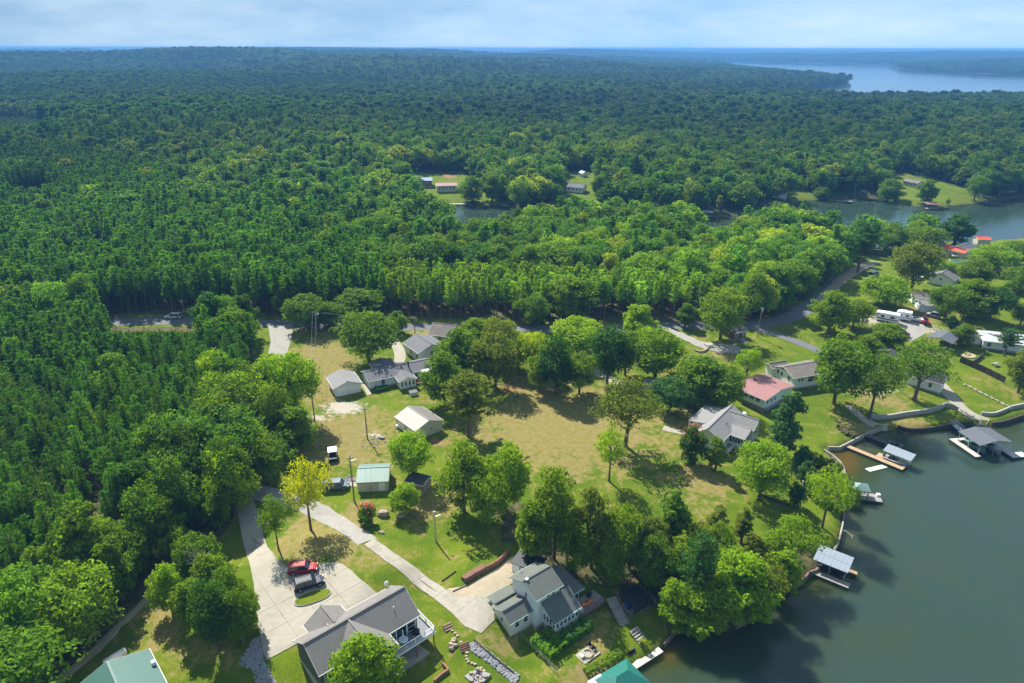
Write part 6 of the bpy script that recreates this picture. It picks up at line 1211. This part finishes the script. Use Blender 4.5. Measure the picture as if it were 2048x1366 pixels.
# central clump
for x, y, t, w, c, l in [(925,762,646,100,'mid','dark green tree at the sunroom end of the clump beside the big lawn'),(990,778,652,104,'olive','broad olive tree on the lawn edge of the central clump'),(1000,730,628,92,'olive','olive tree behind the broad olive one in the central clump'),(955,712,630,96,'green','fresh green tree at the road side of the central clump'),(900,748,668,70,'mid','small dark tree hiding the end of the slate-roofed grey house'),(1035,745,655,60,'green','narrow green tree closing the right end of the central clump')]: Y('b', x, y, t, w, c, l)
for x, y, t, w, c, l in [(1068,752,655,78,'yellow','yellowing tree at the lawn-side clump beside the drive'),(1152,712,628,128,'lime','wide yellow-green tree behind the lawn-side clump'),(1112,790,662,88,'dark','dark narrow-crowned tree in the middle of the lawn-side clump'),(1158,788,700,86,'green','fresh green tree on the lawn edge of the lawn-side clump'),(1078,782,702,56,'green','slender green tree at the left edge of the lawn-side clump'),(1135,640,543,98,'green','tall light green tree in front of the planted pines by the road'),(1066,650,585,78,'mid','dense tree by the road before the planted pines'),(1214,768,640,92,'dark','dark tree above the shaded drive'),(1250,750,652,84,'mid','green tree above the bend of the shaded drive'),(1310,760,648,122,'bright','wide bright tree with visible trunks left of the hidden hut'),(1275,690,598,72,'lime','lime green tree near the road bend')]: Y('b', x, y, t, w, c, l)
Y('l', 1250, 892, 752, 140, 'olive', 'large olive round tree on the edge of the big lawn'); Y('l', 1218, 962, 843, 74, 'lime', 'thin yellow-green tree with bare trunk on the big lawn'); Y('b', 1338, 826, 748, 88, 'blue', 'blue-green rounded tree behind the pale-roofed lake house'); Y('b', 1395, 806, 703, 118, 'mid', 'big dark green tree behind the pale-roofed lake house'); Y('b', 1452, 818, 728, 80, 'mid', 'green tree between lake house and rose-roofed building'); Y('b', 1440, 680, 568, 108, 'green', 'tall tree sheltering the red-brown cabin'); Y('l', 1492, 770, 688, 64, 'bright', 'slender bright tree on the lawn beside the rose roof'); Y('b', 1370, 655, 600, 44, 'mid', 'small tree at the road end of the cabin drive', None, None, 3)
Y('u', 1382, 922, 850, 62, 'dark', 'tall crape myrtle with rusty red crown by the lake house wall'); Y('s', 1430, 942, 868, 44, 'green', 'narrow upright tree at the corner of the lake house'); Y('b', 1518, 998, 880, 128, 'bright', 'round bright green tree in front of the lake house'); Y('s', 1566, 912, 768, 74, 'blue', 'tall blue-green magnolia beside the lake house', None, None, 0); Y('l', 1644, 1055, 928, 92, 'lime', 'leaning yellow-green tree on the lake edge'); Y('l', 1684, 1048, 950, 46, 'mid', 'small dark tree hanging over the seawall'); Y('u', 1602, 940, 888, 44, 'blue', 'blue-green shrub beside the weathered retaining wall'); Y('u', 1630, 945, 905, 40, 'green', 'rounded shrub on the bank above the brown shallows'); Y('u', 1588, 1010, 960, 40, 'dark', 'dark shrub under the round bright tree')
for x, y, t, w, c, l in [(1612,968,922,42,'blue','blue-green shrub above the weathered retaining wall foot'),(1662,962,918,44,'olive','olive shrub on the bank behind the gazebo dock'),(1676,990,945,42,'green','green shrub at the landing of the gazebo dock'),(1664,1014,965,40,'mid','dark shrub between leaning tree and gazebo dock'),(1626,990,948,38,'dark','dark shrub at the end of the weathered retaining wall')]: Y('u', x, y, t, w, c, l)
Y('s', 1640, 1000, 925, 40, 'olive', 'thin olive tree above the gazebo dock')
# lakeside thicket
for kd, x, y, t, w, c, l in [('s',1338,1105,968,80,'dark','tall dark columnar tree rising from the lakeside thicket'),('s',1432,1072,1005,48,'green','small bright sapling on the lawn edge of the thicket'),('s',1482,1085,1008,44,'green','slim upright sapling at the lower end of the big lawn'),('l',1575,1140,1030,108,'green','wide feathery tree beside the galvanised dock roof'),('g',1386,1225,1070,84,'pinegreen','grey-green pine with bare trunk in the lakeside thicket'),('b',1470,1245,1090,140,'bright','wide bright green tree leaning over the lake'),('b',1375,1262,1172,118,'bright','low bright tree spreading over the water by the rusty seawall'),('b',1240,1150,1003,94,'mid','tall green tree behind the screened hut'),('b',1182,1135,958,98,'green','tall green tree above the two-storey house'),('b',1108,1118,924,108,'mid','tallest dense tree at the corner of the big lawn'),('b',1012,1022,878,108,'lime','yellow-green tree beside the big lawn above the sandy yard'),('b',928,1022,878,116,'mid','dark tree at the head of the dry grass slope'),('b',975,1055,938,88,'green','green tree between dry slope and big lawn'),('b',1065,1122,985,80,'mid','dense tree behind the tarped shed'),('b',1295,1140,1020,84,'olive','olive tree in the middle of the lakeside thicket'),('b',1555,1190,1092,92,'green','green tree on the timber seawall'),('b',1150,1148,1035,84,'mid','dark tree behind the upper storey of the cream house'),('b',1216,1172,1075,84,'mid','leafy tree beside the wire fence and screened hut'),('b',1302,1176,1068,92,'dark','dark tree above the shaded bank'),('b',1430,1150,1040,80,'mid','green tree inside the lakeside thicket beside the pine'),('s',1500,1150,1060,56,'green','upright tree between wide bright tree and lawn'),('b',1428,1258,1148,112,'bright','bright tree crowding the water between pine and wide bright tree'),('b',1512,1232,1118,100,'green','dense green tree above the bend of the timber seawall'),('b',1345,1248,1152,74,'green','green tree between rusty seawall and thicket'),('b',1260,1140,1040,80,'green','light green tree among the dark ones behind the screened hut'),('b',1350,1165,1075,84,'mid','green tree in the thicket left of the pine'),('b',1390,1140,1035,70,'olive','olive tree at the lawn side of the pine'),('b',1530,1155,1068,76,'mid','green tree in the thicket left of the feathery tree')]: Y(kd, x, y, t, w, {'mid': 'green', 'dark': 'mid', 'green': 'bright' if x % 2 else 'olive'}.get(c, c), l)
# bushes left of the forecourt
for kd, x, y, t, w, c, l in [('b',345,1222,1118,74,'bright','bright rounded bush-like tree at the end of the dirt track'),('b',402,1168,1056,96,'mid','blue-green tree beside the concrete drive'),('b',472,1238,1128,84,'mid','dense tree at the bend of the concrete drive'),('b',438,1298,1152,98,'dark','dense dark tree on the slope left of the forecourt'),('b',488,1288,1172,82,'mid','low dense tree leaning over the forecourt edge'),('b',362,1132,1050,80,'green','green tree behind the bare grey branches'),('b',330,1062,978,92,'green','light green tree at the pine stand corner'),('b',268,1150,1040,92,'mid','tree by the upper end of the dirt track'),('b',440,1060,960,70,'mid','tree shading the top of the concrete drive'),('b',395,1252,1152,82,'green','leafy tree filling the slope below the bare grey branches'),('b',458,1272,1165,80,'mid','dense tree between the dark slope tree and forecourt'),('b',432,1205,1098,82,'green','green tree beside the bare grey branches'),('b',500,1255,1158,58,'green','small green tree overhanging the forecourt kerb')]: Y(kd, x, y, t, w, c, l)
# row beside the side road
for x, y, t, w, c, l in [(588,842,690,112,'bright','tall bright green tree beside the worn lawn in the side road row'),(545,778,702,88,'lime','yellow-green tree at the upper end of the side road row'),(598,905,802,86,'mid','dark tree at the worn lawn edge behind the utility cart'),(540,968,868,96,'mid','dark rounded tree between golden tree and side road'),(476,712,612,104,'mid','broad dark dome-shaped tree at the pine stand corner by the road'),(560,880,760,92,'green','green tree in the middle of the side road row'),(512,850,742,80,'green','green tree leaning over the narrow side road'),(438,800,690,74,'lime','lime green tree standing among the pines by the side road'),(505,935,830,90,'bright','bright green tree where side road meets gravel drive')]: Y('b', x, y, t, w, c, l)
# right-hand yards
for kd, x, y, t, w, c, l in [('b',1668,808,638,140,'mid','tall dark tree with long bare trunk beside the dark-roofed white house'),('l',1738,838,688,118,'mid','dense tree above the lake ramp'),('l',1828,800,672,140,'mid','wide willow-like tree above the pale retaining wall'),('b',1775,690,640,90,'green','green tree left of the black hatchback'),('b',1768,612,542,116,'bright','wide bright tree above the campers'),('b',1655,668,566,100,'green','tall tree at the lane and road corner'),('b',1705,655,590,90,'green','green tree between lane and campers'),('b',1888,640,560,84,'mid','tree in front of the pale blue garage'),('b',1935,632,545,100,'mid','dark tree beside the far yard lawn'),('b',1978,640,560,80,'dark','dark narrow tree on the sloping far lawn'),('g',2008,712,655,76,'blue','dark spreading conifer before the white roof'),('b',2035,785,690,90,'olive','olive round tree at the end of the board fence'),('b',1908,489,418,84,'dark','heart-shaped dark tree on the cove shore'),('b',1845,505,440,92,'mid','tree on the cove bank left of the orange roof'),('b',1780,512,440,80,'mid','tree on the cove bank near the sandy lane'),('g',1715,545,440,92,'pinegreen','tall pine beside the sandy lane'),('b',1822,580,470,116,'olive','spreading tree over the sandy lane yard'),('b',1985,545,480,110,'bright','large round yellow-edged tree beside the dark green shed'),('b',2030,530,470,90,'mid','dense tree on the right of the cove houses'),('b',2030,610,520,80,'mid','tree shading the far sloping lawn'),('b',1880,560,510,70,'bright','bright small tree by the slate-roofed house'),('b',1945,575,505,90,'mid','dark tree right of the slate-roofed house'),('u',1900,655,625,26,'dark','small dark shrub on the far yard grass'),('u',1760,735,700,60,'lime','lime green shrub below the black hatchback'),('b',1725,720,660,70,'green','green tree beside the cottage roof'),('b',1925,690,640,50,'green','small tree beside the carport'),('b',2040,650,600,60,'mid','tree beyond the white metal roof')]: Y(kd, x, y, t+4, w*.86, 'green' if c == 'mid' and x % 2 else c, l)
for x, y, t, w in [(1850,409,352,44),(1948,400,345,46),(1640,400,372,36),(1895,409,397,10),(1775,402,352,50)]: Y('b', x, y, t, w, 'mid', 'leafy tree on the bank of the bright lawn across the cove', 'trees on the far cove bank')
for x, y, t, w in [(945,404,345,52),(985,404,342,46),(1040,420,355,60),(1195,395,350,36),(1118,366,325,30)]: Y('b', x, y, t, w, 'mid', 'leafy tree beside the houses across the cove', 'trees by the cove houses')
def flower_cap(label_obj_px, ty, wpx, col, n=90):
    """clusters of blossom belonging to the crape myrtles"""
    bx, by = label_obj_px; B_, h = tree_h((bx, by), ty); zc = float((B_-np.array([0, 0, CAM_Z]))@CAM_F); w = wpx*zc/FPX; r = np.random.default_rng(bx)
    t = min((o for o in sc.objects if o.type == 'EMPTY' and o.name.startswith('shrub')), key=lambda o: (o.location.x-B_[0])**2+(o.location.y-B_[1])**2)
    d = unit(r.normal(size=(n, 3))+np.array([0, 0, .8])); P = d*np.array([w*.42, w*.42, h*.42])+np.array([0, 0, h*.6]); sx, sz = t.scale.x, t.scale.z; P = P/np.array([sx, sx, sz])
    V, F = leaf_quads(P, d, .28/sx, r, .8); o = part('blossom', mesh_np('blossom', V, F, 'leaves'), t); o['tint'] = col
flower_cap((735, 1048), 1006, 46, [.30, .09, .08], 60); flower_cap((1382, 922), 850, 62, [.17, .06, .03], 80)
def dead_tree():
    c = G(400, 1205); t = thing('dead_tree', 'bare grey dead branches sprawling among the bushes by the drive', 'tree', tuple(c)); r = random.Random(8); m = MB(); tw = MB()
    def grow(mb, p, d, L, rad, lv):
        q = p+d*L; mb.tube(p, q, rad, rad*.6, 5, cap=False)
        if lv == 0: return
        for _ in range(3): grow(mb, q, (d+Vector((r.uniform(-1, 1), r.uniform(-1, 1), r.uniform(-.35, .7)))*.75).normalized(), L*.72, rad*.55, lv-1)
    m.tube((0, 0, -.2), (0, 0, 4), .2, .15); m.build('trunk', 'dead_wood', t, True); grow(tw, Vector((0, 0, 3.8)), Vector((.2, -.1, 1)), 2.2, .15, 4); tw.build('branches', 'dead_wood', t, True)
dead_tree()
c = np.array([*at_z(1697, 1070, .3), 0]); t = thing('driftwood', 'fallen pale branch reaching into the lake from the seawall', 'branch', tuple(c)); m = MB(); limb(m, [(-1.4, 1.0, .5), (-.3, .6, .75), (.4, -.3, .35), (.6, -1.0, -.2)], [.12, .1, .07, .03]); limb(m, [(.3, -.1, .5), (1.2, -.3, .3)], [.06, .02]); m.build('branch', 'dead_wood', t, True)
# ------------------------------------------------------------------ haze
def build_haze():
    m, nt, out, N, L = new_mat('haze')
    v = N('ShaderNodeVolumePrincipled', Density=HAZE, Anisotropy=0.0); v.inputs['Color'].default_value = (0.18, 0.48, 1.0, 1)
    L(v.outputs[0], out.inputs['Volume'])
    o = MB().box(-14800, 14800, -600, 14800, -5, 89).build('haze', 'haze'); tag(o, 'pale blue summer haze over the lake and woods', 'haze', kind='stuff')
build_haze()
